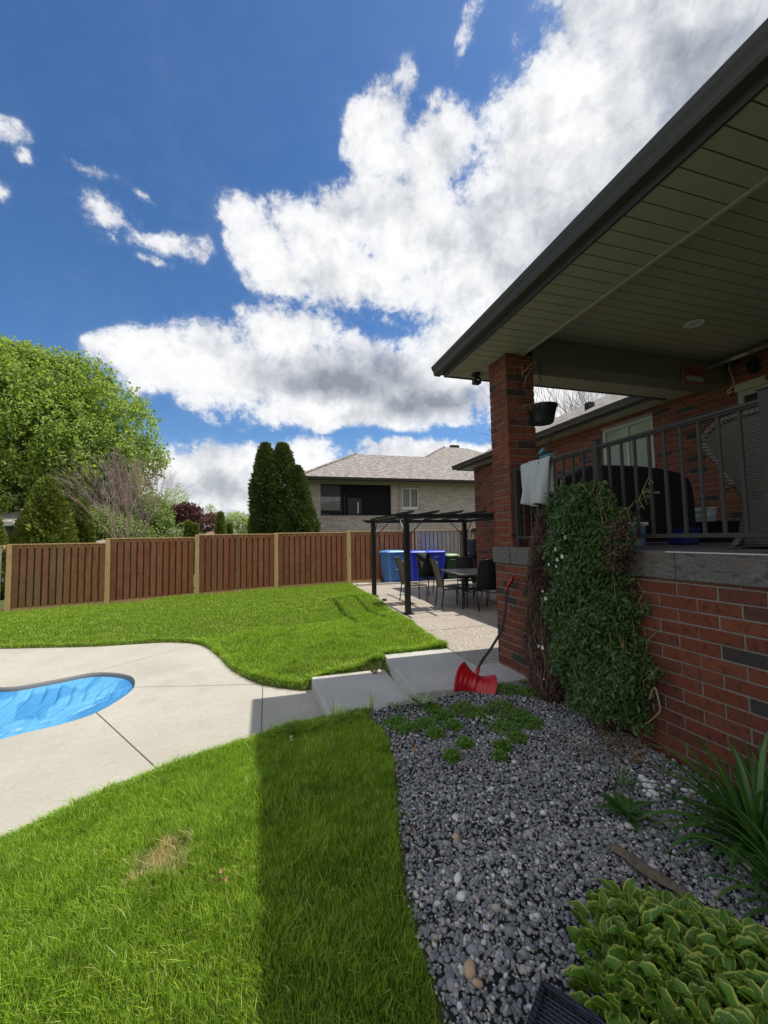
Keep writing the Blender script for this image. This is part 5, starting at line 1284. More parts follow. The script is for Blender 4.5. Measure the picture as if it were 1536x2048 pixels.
# scoop: saddle-shaped blade, strongly curved side to side
c0=at(951,1364,3.78)
ax_s=Vector((.80,-.50,-.34)).normalized()      # along the width of the blade
dn=Vector((-.22,-.52,-.83));dn=(dn-ax_s*dn.dot(ax_s)).normalized()
nS=ax_s.cross(dn)
if nS.y>0:nS=-nS
vs=[];nu,nv=40,24;wS=.205
for j in range(nv+1):
    t=-1+2*j/nv
    for i in range(nu+1):
        s=-1+2*i/nu
        hh2=.090+.075*abs(s)**1.5
        ww=wS*(1.0-.20*t*t)
        rib=.0035*math.sin(s*26)*(1 if abs(s)>.22 else .3)
        q=c0+ax_s*(s*ww)+dn*(t*hh2)+nS*(-.02+.060*abs(s)**1.6-.075*t*t*(.4+.6*abs(s))+rib*(1-t*t)+(.01 if abs(s)<.09 else 0)*(1-t*t))
        vs.append(tuple(q))
fs=[(j*(nu+1)+i,j*(nu+1)+i+1,(j+1)*(nu+1)+i+1,(j+1)*(nu+1)+i) for j in range(nv) for i in range(nu)]
mb=MB();mb.add(vs,fs,True);mb.build('scoop','shovel_red',sv,solid=.004)
MB().tube([tuple(Vector(Hd[-1])+(c0-Vector(Hd[-1]))*t+nS*.012) for t in (-.15,.2,.6)],[.02,.022,.014],10).build('socket','shovel_red',sv)
# ---------------------------------------------------------------- porch things
# hanging basket
bc=at(1085,830,4.0);hb=empty('hanging_basket',(bc.x,bc.y,bc.z-.11),'black plastic hanging basket with dried stems on wires beside the brick pillar','hanging basket')
z0=bc.z-.105
MB().lathe([(.11,0),(.118,.008),(.162,.19),(.172,.192),(.174,.21),(.160,.212),(.155,.19),(.02,.185)],(bc.x,bc.y,z0),32).build('pot','plastic_dark',hb)
hk=Vector((bc.x-.01,bc.y,2.06));mb=MB()
for k in range(4):
    a=.5+k*1.5708;mb.tube([(bc.x+.165*math.cos(a),bc.y+.165*math.sin(a),z0+.205),tuple(hk-Vector((0,0,.20)))],.0022,4)
mb.build('wires','black_metal',hb)
MB().tube([tuple(hk+Vector(q)) for q in ((-.015,0,-.20),(0,0,-.16),(.012,0,-.12),(.0,0,-.08),(.022,0,-.05),(.02,0,-.01),(-.005,0,0.0),(-.02,0,-.03))],.006,8).build('hook','black_metal',hb)
r=random.Random(4);mb=MB()
for k in range(46):
    a=r.uniform(2.2,4.6);q=Vector((bc.x+.15*math.cos(a),bc.y+.12*math.sin(a),z0+.2));pts=[q]
    d_=Vector((math.cos(a)*.6-.3,math.sin(a)*.4-.1,r.uniform(-.2,.8)))
    for i in range(4): d_+=Vector((r.uniform(-.4,.4),r.uniform(-.4,.4),-.35));pts.append(pts[-1]+d_.normalized()*r.uniform(.02,.045))
    mb.tube(pts,.0018,3)
mb.build('dried_stems','dry_stem',hb)
# bracket that holds it
bk=empty('plant_bracket',(2.93,4.08,1.95),'curved metal plant bracket screwed to the brick pillar','bracket')
MB().tube([(2.93,4.062,1.88),(2.93,4.055,2.03)],.007,6).tube([(2.94,4.055,1.93),(3.02,4.02,2.02),(3.10,4.0,2.06),(bc.x,bc.y,2.075)],.006,8).tube([(2.94,4.055,1.74),(2.96,4.04,1.86),(3.04,4.01,1.98),(3.09,4.0,2.05)],.005,8).build('bracket_arm','dry_stem',bk)
# floodlight under the soffit
fl=empty('flood_light',(2.685,4.71,SZ),'small black motion flood light hanging under the soffit corner beside the pillar','flood light')
MB().lathe([(.055,SZ-.03),(.06,SZ-.006),(.05,SZ+.001)],(2.685,4.71,0),20).build('mount','black_metal',fl);MB().tube([(2.685,4.71,SZ-.03),(2.685,4.70,SZ-.065)],.013,8).build('neck','black_metal',fl)
MB().extr([(-.05+2.685,SZ-.145),(.05+2.685,SZ-.145),(.045+2.685,SZ-.085),(.03+2.685,SZ-.06),(-.03+2.685,SZ-.06),(-.045+2.685,SZ-.085)],'y',4.655,4.745).build('lamp_head','black_metal',fl,bevel=.006)
MB().box(2.665,2.70,4.648,4.654,SZ-.115,SZ-.098).build('lens','plastic_white',fl)
# towel over the rail
tw=[];nu,nv=36,44
ty0,ty1=3.92,3.44
path=[];L1,L2=.47,.34
for j in range(nv+1):
    t=j/nv*(L1+L2+.06)
    if t<L1: path.append((-.035-.012*(1-t/L1),RT0-(L1-t)-.0,1-t/L1,-1))
    elif t<L1+.06:
        a=(t-L1)/.06*math.pi;path.append((-.035*math.cos(a),RT0+.008+.022*math.sin(a),0,0))
    else: q=(t-L1-.06)/L2;path.append((.035+.01*q,RT0-q*L2,q,1))
for j,(dx,z,q,side) in enumerate(path):
    for i in range(nu+1):
        s=i/nu;amp=.012+.045*q
        wob=amp*math.sin(s*13+.6*q)+.4*amp*math.sin(s*31+1)
        y=ty0+(ty1-ty0)*(.5+(s-.5)*(1-.18*q))+(.03*q if side<0 else 0)
        zz=z
        if side<0 and q>.0: zz+= (.05*(1-s)+.02*math.sin(s*9))*q
        tw.append((RX+dx+wob*(1 if side<=0 else .8)-(.02*q if side<0 else 0),y,zz))
fs=[(j*(nu+1)+i,j*(nu+1)+i+1,(j+1)*(nu+1)+i+1,(j+1)*(nu+1)+i) for j in range(nv) for i in range(nu)]
mb=MB();mb.add(tw,fs,True);tagit(mb.build('towel','towel_cloth',None,solid=.006),'light grey terry towel draped over the porch railing next to the pillar','towel')
# pole with teal clamp
pa=at(1068,925,3.75);pb_=at(1112,862,3.55);po=empty('mop',tuple(pa),'dark mop pole with teal clamp resting on the railing above the towel','mop')
MB().tube([tuple(pa),tuple(pb_)],.010,8).build('pole','plastic_dark',po)
d_=(pb_-pa);MB().tube([tuple(pa+d_*.25),tuple(pa+d_*.32),tuple(pa+d_*.42),tuple(pa+d_*.46)],[.012,.024,.022,.011],10).build('clamp','plastic_teal',po)
MB().box(RX-.03,RX+.04,3.44,3.60,RT0+.034,RT0+.052).build('mop_head','plastic_teal',po,bevel=.006)
# covered barbecue standing against the side beam end, facing the viewer
bq=empty('barbecue_grill',(3.9,3.86,PC),'large barbecue grill under a black fabric cover in front of the porch window','grill')
sect=[(2.96,.70,-.0),(3.06,.76,0),(3.30,.82,0),(3.46,.90,.01),(3.56,.935,.02),(4.25,.935,.02),(4.40,.93,.01),(4.52,.925,0),(4.70,.90,0),(4.86,.87,0),(4.92,.84,0)]
vs=[];ns=11
for k,(x,h,e) in enumerate(sect):
    pf_=[(-.30,0.03),(-.305,.25),(-.30,.5),(-.295,h-.20),(-.26,h-.06),(-.16,h),(.08,h+e),(.22,h-.03),(.27,h-.20),(.28,.3),(.28,.03)]
    for i,(y,z) in enumerate(pf_):
        wv_=.010*math.sin(k*2.3+i*1.7)
        vs.append((x+.010*math.sin(i*2.1+k),3.88+y+wv_,PC+max(z+wv_*.5,.02)))
fs=[(k*ns+i,(k+1)*ns+i,(k+1)*ns+i+1,k*ns+i+1) for k in range(len(sect)-1) for i in range(ns-1)]+[tuple(range(ns)),tuple(range((len(sect)-1)*ns,len(sect)*ns))[::-1]]
mb=MB();mb.add(vs,fs,True);mb.build('cover','black_fabric',bq,sub=1)
mb=MB()
for i,(w_,h_) in enumerate([(.018,.034),(.022,.025),(.022,.025),(.020,.034),(.022,.025),(.022,.025),(.022,.025),(.020,.025)]):
    x=4.06+i*.034
    for a,b_,c_,d2 in ((0,w_,0,.005),(0,w_,h_-.005,h_),(0,.005,.005,h_-.005),(w_-.005,w_,.005,h_-.005)):
        if (i*7+int(a*1000))%5==0: continue
        mb.box(x+a,x+b_,3.555,3.559,PC+.58+c_,PC+.58+d2)
mb.build('printed_lettering','grey_lettering',bq)
# storage boxes and bucket by the grill
def tub(name,x,y,z,wx,wy,h,mt,label,cat,rz=0,lid=None):
    rt=empty(name,(x,y,z),label,cat,None,rz)
    m_=MB();m_.add([(-wx*.45,-wy*.45,0),(wx*.45,-wy*.45,0),(wx*.45,wy*.45,0),(-wx*.45,wy*.45,0),(-wx*.5,-wy*.5,h),(wx*.5,-wy*.5,h),(wx*.5,wy*.5,h),(-wx*.5,wy*.5,h)],[(0,3,2,1),(4,5,6,7),(0,1,5,4),(1,2,6,5),(2,3,7,6),(3,0,4,7)])
    m_.build('tub',mt,rt,bevel=.02,local=True);MB().box(-wx*.53,wx*.53,-wy*.53,wy*.53,h+.001,h+.03).build('lid',lid or mt,rt,bevel=.008,local=True);return rt
simple('navy_plastic',(.008,.015,.11),.5)
tub('storage_box',3.12,2.98,PC,.26,.34,.20,'plastic_blue_box','pale blue grey plastic storage box on the porch floor behind the vine','storage box',.1,'plastic_white')
tub('storage_box',4.3,3.3,PC,.2,.24,.15,'navy_plastic','dark blue plastic box on the porch floor in front of the covered grill','storage box',-.2)
p=at(1410,1050,3.85);
tub('side_table',5.6,3.95,PC,.5,.45,.24,'dark_interior','low dark box against the porch wall carrying the white bucket','box')
bu=empty('bucket',(5.6,3.98,PC+.27),'white plastic bucket with a black carry handle on the porch','bucket')
MB().lathe([(.10,0),(.105,.01),(.125,.17),(.132,.172),(.132,.185),(.118,.186),(.11,.02)],(0,0,0),28).build('bucket_body','plastic_white',bu,local=True)
MB().tube([(-.09,.10,.16),(-.14,.03,.11),(-.145,-.04,.12),(-.10,-.10,.165)],.006,8).build('handle','black_metal',bu,local=True)
# wicker chair seen from behind
wc=empty('wicker_chair',(3.80,2.02,PC),'large brown wicker armchair with a flared rounded back on the porch','chair',None,R_(8))
vs=[];uvs=[];nu,nv=28,26
for j in range(nv+1):
    t=j/nv
    for i in range(nu+1):
        s=-1+2*i/nu
        w_=.25+.25*t**.9
        z=.34+.67*t-(.13*abs(s)**5)*t**2
        x=-.22-.12*t+.10*abs(s)**2.4*(.6+.7*t)
        vs.append((x,s*w_,z));uvs.append((s*w_*1.6,z*1.6))
fs=[(j*(nu+1)+i,j*(nu+1)+i+1,(j+1)*(nu+1)+i+1,(j+1)*(nu+1)+i) for j in range(nv) for i in range(nu)]
mb=MB();mb.add(vs,fs,True);mb.uvs=uvs;mb.build('backrest','wicker',wc,local=True,solid=.018)
rim=[vs[j*(nu+1)] for j in range(6,nv+1)]+[vs[nv*(nu+1)+i] for i in range(1,nu+1)]+[vs[j*(nu+1)+nu] for j in range(nv-1,5,-1)]
MB().tube(rim,.028,10).build('rolled_rim','wicker',wc,local=True)
vs=[];uvs=[]
for j in range(9):
    t=j/8
    for i in range(41):
        a=-math.pi+2*math.pi*i/40;r_=.30+.07*(1-t)
        vs.append((math.cos(a)*r_*1.0,math.sin(a)*(r_+.0),.02+.36*t));uvs.append((a*.45,t*.7))
fs=[(j*41+i,j*41+i+1,(j+1)*41+i+1,(j+1)*41+i) for j in range(8) for i in range(40)]
mb=MB();mb.add(vs,fs,True);mb.uvs=uvs;mb.build('apron','wicker',wc,local=True,solid=.012)
MB().lathe([(.27,.37),(.28,.38),(.28,.42),(.25,.44),(.02,.445)],(.02,0,0),28).build('seat','wicker',wc,local=True)
for s in (-1,1):
    MB().tube([(-.20,s*.36,.62),(-.05,s*.43,.66),(.15,s*.44,.66),(.28,s*.40,.62),(.30,s*.36,.50),(.27,s*.31,.38)],.030,10).build('armrest','wicker',wc,local=True)
    for x_ in (-.26,.24): MB().tube([(x_*1.0,s*.24,.10),(x_*1.35,s*.29,0.0)],[.028,.02],10).build('leg','wicker',wc,local=True)
# framed sign on the beam
sg=empty('wall_sign',(5.68,4.05,2.16),'small reddish framed picture sign hanging on the side beam of the porch','sign')
simple('sign_board',(.22,.05,.04),.6,.3,0,.5,9,.1);simple('sign_pale',(.30,.33,.30),.6,.3,0,.6,30,.1);simple('sign_frame',(.20,.09,.05),.5,.4,0,.3,9,.1)
MB().box(5.50,5.86,4.056,4.068,2.065,2.265).build('picture','sign_board',sg);MB().box(5.52,5.84,4.050,4.0555,2.075,2.15).build('lower_band','sign_pale',sg)
MB().box(5.47,5.50,4.045,4.072,2.035,2.295).box(5.86,5.89,4.045,4.072,2.035,2.295).box(5.50,5.86,4.045,4.072,2.035,2.065).box(5.50,5.86,4.045,4.072,2.265,2.295).build('frame','sign_frame',sg)
# cable and wall lantern by the door
pts=[(B_-.02,4.02,2.40),(B_-.03,4.03,2.30),(B_-.03,4.0,2.2),(B_-.03,3.98,2.1),(B_-.04,4.02,2.02),(B_-.04,4.06,2.0),(B_-.04,4.05,1.96),(B_-.04,4.01,1.98)]
tagit(MB().tube([tuple(q) for q in catmull(pts,5,False)],.008,6).build('cable','light_trim'),'loose pale cable hanging from the porch ceiling beside the patio door','cable')
ln=empty('wall_lantern',(B_-.08,3.72,2.2),'black wall lantern above the patio door','lantern')
MB().extr([(3.66,2.28),(3.78,2.28),(3.75,2.12),(3.69,2.12)],'x',B_-.12,B_-.03).build('lamp_body','black_metal',ln,bevel=.005);MB().box(B_-.03,B_-.014,3.68,3.76,2.14,2.34).build('back_plate','black_metal',ln)
# ---------------------------------------------------------------- planting bed
def onX(x,y,X):
    d=RT*((x-768)/815.17)-UP*((y-1024)/815.17)+FW;return d*(X/d.x)
# climbing vine on the wall: outline in (Z -> Y range)
def outline(left,right,X0):
    L=[onX(px,py,X0-.02) for px,py in left];Rr=[onX(px,py,X0+.19) for px,py in right]
    lz=np.array([p.z for p in L])[::-1];ly=np.array([p.y for p in L])[::-1];rz=np.array([p.z for p in Rr])[::-1];ry=np.array([p.y for p in Rr])[::-1]
    return lambda z:np.interp(z,lz,ly),lambda z:np.interp(z,rz,ry)
def vine(name,label,left,right,z0,z1,X0,n,leaf,ls,seed,stem='dry_stem',thick=.26,cat='vine',nst=60,surf=.75):
    r=np.random.RandomState(seed);fl_,fr_=outline(left,right,X0)
    rt=empty(name,(2.6,float(fl_(-1.4)+fr_(-1.4))/2,-1.55),label,cat)
    z=r.uniform(z0,z1,n);a=r.uniform(-1,1,n);yl,yr=fl_(z),fr_(z)
    lump=1+.10*np.sin(z*13+a*5)+.08*np.sin(z*29-a*11)
    ym=(yl+yr)/2;hw=np.abs(yl-yr)/2*lump
    y=ym+a*hw+r.normal(size=n)*.02
    th=thick*np.sqrt(np.clip(1-np.abs(a)**2.6,0,1))*lump*(.65+.35*np.clip((z1-z)/.35,0,1))
    x=2.70-th*np.where(r.rand(n)<surf,r.uniform(.82,1.06,n),r.rand(n))
    C=np.stack([x,y,z],1);m_=3
    P_=np.repeat(C,m_,0)+r.normal(size=(n*m_,3))*ls*.35
    nrm=np.stack([-np.ones(n),.5*-a*0-.3*np.ones(n),.55*np.ones(n)],1);nrm=np.repeat(nrm,m_,0)+r.normal(size=(n*m_,3))*.55
    U_=r.normal(size=(n*m_,3))*.6+np.array([-.35,-.1,-.55])
    V,T=leafquads(P_,nrm,U_,ls*r.uniform(.45,1.65,n*m_),ls*.45*r.uniform(.6,1.5,n*m_),.15)
    from_arrays('foliage',V,T,leaf,rt)
    if not nst: return rt
    mb=MB();rr=random.Random(seed);yb=float(fl_(-1.45)+fr_(-1.45))/2
    for k in range(nst):
        p=Vector((2.60+rr.uniform(-.08,.06),yb+rr.uniform(-.10,.10),-1.56));pts=[p];tgt=rr.uniform(-.9,.95);zt=rr.uniform(z0*.4,z1+.12)
        for i in range(7):
            t=(i+1)/7;z_=-1.56+(zt+1.56)*t;yl_,yr_=float(fl_(z_)),float(fr_(z_));yy=(yl_+yr_)/2+tgt*abs(yl_-yr_)/2
            pts.append(Vector((2.66-thick*rr.uniform(.1,.95)*(1-tgt*tgt*.6),pts[-1].y*.35+yy*.65+rr.uniform(-.04,.04),z_)))
        mb.tube(pts,[.006,.005,.0045,.004,.0035,.003,.0025,.002],4)
    mb.build('stems',stem,rt);return rt
gl=[(1088,990),(1078,1030),(1082,1090),(1088,1150),(1078,1220),(1085,1290),(1105,1350),(1122,1410),(1175,1475),(1200,1495)]
gr=[(1205,985),(1245,1010),(1268,1050),(1258,1100),(1262,1170),(1275,1230),(1285,1290),(1300,1340),(1306,1390),(1300,1440),(1280,1478)]
vi=vine('climbing_vine','dense green leafy climbing vine covering the wall and railing end beside the stone ledge',gl,gr,-1.40,.42,2.47,7600,'vine_leaf',.040,3,thick=.27,nst=30)
bl_=[(1072,1040),(1062,1090),(1050,1130),(1045,1180),(1052,1240),(1040,1300),(1048,1350),(1060,1400),(1075,1440),(1085,1480)]
br2=[(1110,1040),(1130,1090),(1120,1130),(1112,1180),(1110,1240),(1118,1300),(1135,1350),(1150,1400),(1180,1440),(1200,1480)]
vd=vine('dead_vine','brown withered twiggy vine with scattered white petals between the pillar and the green vine',bl_,br2,-1.45,.22,2.50,3800,'brown_leaf',.024,5,'twig',.24,'vine',170,.5)
vp=vine('brown_shrub','patch of reddish brown leaves at the upper right shoulder of the green vine',[(1200,1010),(1200,1080),(1215,1150)],[(1262,1025),(1275,1085),(1262,1150)],-.26,.14,2.44,300,'brown_leaf',.026,6,'twig',.27,'vine',0,.6)
# sprigs poking through the railing
r=random.Random(8);rs2=np.random.RandomState(9)
for px,py in ((1095,960),(1130,950),(1165,955),(1190,960),(1225,985),(1290,975),(1300,950),(1270,1000),(1105,975),(1150,970),(1210,960),(1065,1100),(1312,1340),(1318,1260),(1290,1180)):
    a=onX(px+r.uniform(-10,10) if px<1311 else px-25,max(1010,py+45),2.56);b=onX(px,py,2.60+r.uniform(-.06,.03));sp_=MB().tube([a,a.lerp(b,.5)+Vector((-.03,.02,0)),b],[.003,.0025,.0015],4).build('sprig','dry_stem',vi)
    ts=rs2.rand(12);Pq=np.array([tuple(a.lerp(b,t)) for t in ts])+rs2.normal(size=(12,3))*.012
    V,T=leafquads(Pq,rdir(rs2,12,.4),rdir(rs2,12),.036,.017,.1);from_arrays('sprig_leaves',V,T,'vine_leaf',sp_)
# white petals on the dead vine
r=random.Random(12)
for px,py,s in ((1106,1078,.030),(1126,1064,.022),(1131,1074,.022),(1112,1098,.026),(1120,1095,.02),(1125,1113,.028),(1115,1119,.024),(1113,1132,.02),(1098,1129,.018),(1092,1197,.026),(1086,1182,.018),(1086,1295,.028),(1078,1292,.02),(1052,1396,.014),(1120,1082,.018),(1117,1146,.014),(1088,1358,.012)):
    c=onX(px,py,2.41);P_=[];U_=[];N_=[]
    for k in range(7):
        a=k/7*6.283;P_.append(tuple(c));U_.append((-.35*abs(math.sin(a*2)),math.cos(a),math.sin(a)));N_.append((-1,r.uniform(-.4,.4),r.uniform(-.2,.5)))
    V,T=leafquads(np.array(P_),np.array(N_,float),np.array(U_),s*.85,s*.6,.2);from_arrays('flower',V,T,'petal',vd)
# bare pale stem looping out at the right foot + straw tangle
a=[onX(1298,1400,2.52),onX(1309,1375,2.5),onX(1319,1408,2.5),onX(1318,1425,2.5),onX(1300,1442,2.52),onX(1290,1448,2.55)]
MB().tube([tuple(q) for q in catmull([tuple(q) for q in a],5,False)],.0055,8).build('loop_stem','dry_stem',vi)
mb=MB();r=random.Random(14)
for k in range(120):
    p=onZ(1225+r.gauss(0,38),1495+r.gauss(0,14),-1.54);q=p+Vector((r.uniform(-.16,.10),r.uniform(-.14,.05),r.uniform(.0,.10)));mb.tube([p,p.lerp(q,.5)+Vector((0,0,r.uniform(.0,.05))),q],[.0025,.002,.001],3)
tagit(mb.build('straw_tangle','dry_stem'),'tangle of dry brown straw at the foot of the green vine','straw')
# ground cover and other plants
def gpt(px,py,z=-1.55): p=onZ(px,py,z);return p
def cover(name,patches,n,leaf,ls,label,seed,h=.06):
    r=np.random.RandomState(seed);k=r.randint(0,len(patches),n);pp=np.array(patches)
    a=r.rand(n)*6.283;q=np.sqrt(r.rand(n))*(1+.25*np.sin(a*5+k));X=pp[k,0]+np.cos(a)*q*pp[k,2];Y=pp[k,1]+np.sin(a)*q*pp[k,2]
    ok=(polydist(SLAB,X,Y)>-.02)&(polydist(STEP1,X,Y)>-.01)&(X<2.70);X,Y,q=X[ok],Y[ok],q[ok];n=len(X)
    Z=ground_h(X,Y)+.012+r.rand(n)*h*(1.1-q*.6);C=np.stack([X,Y,Z],1);m_=4
    P_=np.repeat(C,m_,0)+r.normal(size=(n*m_,3))*ls*.25
    V,T=leafquads(P_,rdir(r,n*m_,1.6),rdir(r,n*m_)*np.array([1,1,.35])+np.array([0,0,.12]),ls*r.uniform(.6,1.2,n*m_),ls*.75*r.uniform(.7,1.2,n*m_),.12)
    g=from_arrays(name,V,T,leaf);tagit(g,label,'ground cover',kind='stuff')
pt=[]
for px,py,rd in ((790,1422,.10),(815,1440,.10),(850,1432,.10),(885,1418,.10),(925,1408,.11),(960,1418,.12),(1000,1408,.13),(1030,1425,.13),(1010,1445,.12),(1060,1440,.10),(905,1438,.08),(868,1455,.07),(905,1500,.06),(930,1475,.06),(1005,1480,.06),(1035,1465,.07),(1000,1348,.12),(1040,1352,.13),(1015,1375,.13),(1060,1380,.12),(865,1405,.08),(1000,1500,.04)):
    p=gpt(px,py,-1.52);pt.append((p.x,p.y,rd))
cover('ground_cover',pt,5200,'groundcover_leaf',.019,'patchy bright green creeping ground cover between the steps and the gravel',3)
def strap(name,c,n,L,W,label,leaf,seed,up=1.0,cat='plant',droop=1.,uvm=False,group=None,spread=1.,az=None):
    r=random.Random(seed);rt=empty(name,tuple(c),label,cat,group);V=[];Fq=[];UV=[];sg=8
    for k in range(n):
        a=r.uniform(0,6.283) if az is None else r.gauss(*az);l=L*r.uniform(.55,1.1);el=r.uniform(.5,1.35)*up;w_=W*r.uniform(.7,1.2)
        p=Vector(c)+Vector((math.cos(a),math.sin(a),0))*r.uniform(0,.045)*spread;d=Vector((math.cos(a)*math.cos(el),math.sin(a)*math.cos(el),math.sin(el)))
        sd=Vector((-math.sin(a),math.cos(a),0));b=len(V);tw=r.uniform(-.5,.5)
        for i in range(sg+1):
            t=i/sg;ww=w_*(math.sin(math.pi*min(.97,(.12+.85*t)))**.6)*.5 if i<sg else .0005
            nr=d.cross(sd).normalized()
            for s in (-1,0,1): V.append(tuple(p+sd*s*ww+nr*(ww*.35*abs(s))));UV.append((s,t))
            p=p+d*l/sg;d=(d+Vector((0,0,-.30*droop*(t+.25)))+sd*tw*.06).normalized()
        for i in range(sg):
            for s in range(2): q=b+i*3+s;Fq.append((q,q+1,q+4,q+3))
    o_=from_arrays('leaves',np.array(V),np.array(Fq),leaf,rt,uv=np.array(UV),smooth=True);return rt
strap('daylily_plant',(2.27,1.47,-1.55),170,.57,.021,'large daylily clump with long arching dark green blades beside the brick wall','lily_leaf',4,cat='plant')
strap('daylily_plant',(2.56,1.60,-1.55),46,.38,.016,'upright grassy daylily tuft right against the brick wall behind the large clump','lily_leaf',5,up=1.25,droop=.5)
strap('daylily_plant',(2.05,1.18,-1.55),60,.50,.020,'daylily blades hanging down behind the hosta at the right edge','lily_leaf',6)
p=gpt(1255,1625);strap('weed_plant',tuple(p),34,.16,.026,'flat rosette of a jagged green weed growing in the gravel','weed_leaf',7,up=.45,droop=.35,cat='weed')
p=gpt(1242,1572);strap('weed_plant',tuple(p),14,.11,.012,'small weed sprout in the gravel near the white stones','weed_leaf',17,up=.9,droop=.4,cat='weed')
p=gpt(845,1408,-1.56);strap('striped_hosta',tuple(p),42,.17,.022,'small white striped hosta beside the upper concrete step','striped_hosta_leaf',8,up=.6,droop=.5,cat='plant')
p=gpt(800,1412,-1.58);strap('striped_hosta',tuple(p),16,.13,.018,'tiny white striped hosta next to the lower concrete step','striped_hosta_leaf',9,up=.6,droop=.5,cat='plant')
p=gpt(1330,1470);strap('grass_tuft',(2.62,2.05,-1.55),10,.16,.004,'thin grass tuft by the foot of the brick wall','lily_leaf',10,cat='grass tuft')
# fern like sprout beside the bins
strap('fern_plant',(6.75,13.0,PT),40,.36,.03,'light green fern like plant in the corner by the rightmost bin','weed_leaf',11,up=1.1,droop=.7)
# hosta mass
def hosta(label,seed):
    r=random.Random(seed);hull=[onZ(x,y,-1.40) for x,y in ((1205,1812),(1255,1788),(1330,1815),(1410,1835),(1485,1868),(1600,1915),(1750,2060),(1680,2250),(1400,2300),(1285,2130),(1232,2030),(1210,1950),(1188,1885))]
    hp_=np.array([(q.x,q.y) for q in hull]);rt=empty('hosta_plant',(1.45,1.15,-1.56),label,'plant');V=[];Fq=[];UV=[];nu,nv=4,7
    x0,y0=hp_.min(0);x1,y1=hp_.max(0);st_=MB();k=0;cx_,cy_=hp_.mean(0)
    crowns=[];tries=0
    while len(crowns)<46 and tries<4000:
        tries+=1;x,y=r.uniform(x0,x1),r.uniform(y0,y1)
        if inside(hp_,np.array([x]),np.array([y]))[0] and all((x-a)**2+(y-b)**2>.0052 for a,b in crowns): crowns.append((x,y))
    for (hx,hy) in crowns:
        for q in range(r.randint(22,29)):
            a=r.uniform(0,6.283);rad=r.uniform(.01,.095);x=hx+math.cos(a)*rad;y=hy+math.sin(a)*rad
            inn=float(-polydist(hp_,np.array([x]),np.array([y]))[0])
            zt=-1.55+.075+min(max(inn,-.05),.14)*.65+(.115-rad)*.55+r.uniform(-.02,.03)
            L=r.uniform(.052,.098)*(.75+.25*rad/.11);Wd=L*r.uniform(.50,.70)
            el=r.uniform(.15,.75)+(.115-rad)*5.5;d=Vector((math.cos(a)*math.cos(el),math.sin(a)*math.cos(el),math.sin(el)));sd=Vector((-math.sin(a),math.cos(a),r.uniform(-.35,.35))).normalized()
            st_.tube([(hx,hy,-1.55),(x*.6+hx*.4,y*.6+hy*.4,(zt-1.55)/2),(x,y,zt)],[.0035,.003,.002],4)
            p=Vector((x,y,zt));b=len(V);curl=r.uniform(.06,.22)
            for i in range(nv+1):
                t=i/nv;ww=Wd*.5*(math.sin(math.pi*t**.72)**.75 if 0<t<1 else .02)
                nr=sd.cross(d).normalized();nr=nr if nr.z>0 else -nr
                for s_ in range(nu+1):
                    s=-1+2*s_/nu;wv_=.0035*math.sin(t*16+k)*abs(s)
                    V.append(tuple(p+sd*s*ww+nr*(ww*.62*s*s+wv_)));UV.append((s if 0<t<.93 else 1.,t))
                p=p+d*L/nv;d=(d+Vector((0,0,-curl))).normalized()
            for i in range(nv):
                for s_ in range(nu): q_=b+i*(nu+1)+s_;Fq.append((q_,q_+1,q_+nu+2,q_+nu+1))
            k+=1
    from_arrays('leaves',np.array(V),np.array(Fq),'hosta_leaf',rt,uv=np.array(UV),smooth=True);st_.build('stalks','weed_leaf',rt)
    return rt
hosta('broad mound of hosta with yellow edged green leaves in the bottom right corner',21)
# stick, stones, litter
a=gpt(1222,1690,-1.52);b=gpt(1385,1795,-1.52);mb=MB();n=9;vs=[]
r=random.Random(3);pts=[];rad=[]
for i in range(n): t=i/(n-1);q=a.lerp(b,t);pts.append((q.x+r.uniform(-.004,.004),q.y+r.uniform(-.004,.004),-1.525+.006*math.sin(i)));rad.append(.010+.022*math.sin(math.pi*min(1,.12+t*.85))**.7)
mb.tube(pts,rad,7,False,True,.55);tagit(mb.build('driftwood_stick','old_stick'),'weathered split piece of wood lying on the gravel above the hosta','stick')
r=random.Random(31)
def stone(px,py,s,mt,name,label,cat,group,sd,flat=.7,zz=-1.53):
    p=gpt(px,py,zz);V,T=stones(np.array([[p.x,p.y,float(ground_h(np.array([p.x]),np.array([p.y]))[0])+.022+s*.25]]),np.array([s*1.3]),IV2,IF2,flat,.14,sd)
    return tagit(from_arrays(name,V,T,mt,smooth=True),label,cat,group)
WL=['topmost chip of the white stone heap by the wall','large white stone second from the top of the heap by the wall','white stone on the upper right shoulder of the heap by the wall','small white stone on the left flank of the heap by the wall','white stone at the right end of the heap by the wall','large white stone in the lower right of the heap by the wall','lowest white stone of the heap by the wall','small white chip at the lower right corner of the heap by the wall','small white chip at the lower left corner of the heap by the wall']
for i,(px,py,s) in enumerate(((1284,1548,.018),(1292,1556,.022),(1300,1566,.020),(1290,1562,.016),(1307,1560,.020),(1303,1574,.022),(1298,1580,.016),(1312,1580,.014),(1288,1572,.012))):
    stone(px,py,s,'white_stone','white_stone',WL[i],'stone','heap of white stones by the wall',i+1)
stone(1336,1568,.020,'white_stone','white_stone','single rounded white stone just right of the white stone heap','stone',None,21)
stone(1350,1541,.016,'white_stone','white_stone','smooth white stone nearest the brick wall behind the white heap','stone',None,22)
stone(1347,1556,.013,'white_stone','white_stone','small white chip between the heap of white stones and the brick wall','stone',None,23)
stone(1385,1576,.016,'white_stone','white_stone','flat white sliver of stone among the daylily tips','stone',None,24,.4)
stone(1368,1572,.016,'white_stone','white_stone','flat pale sliver left of the daylily tips','stone',None,25,.4)
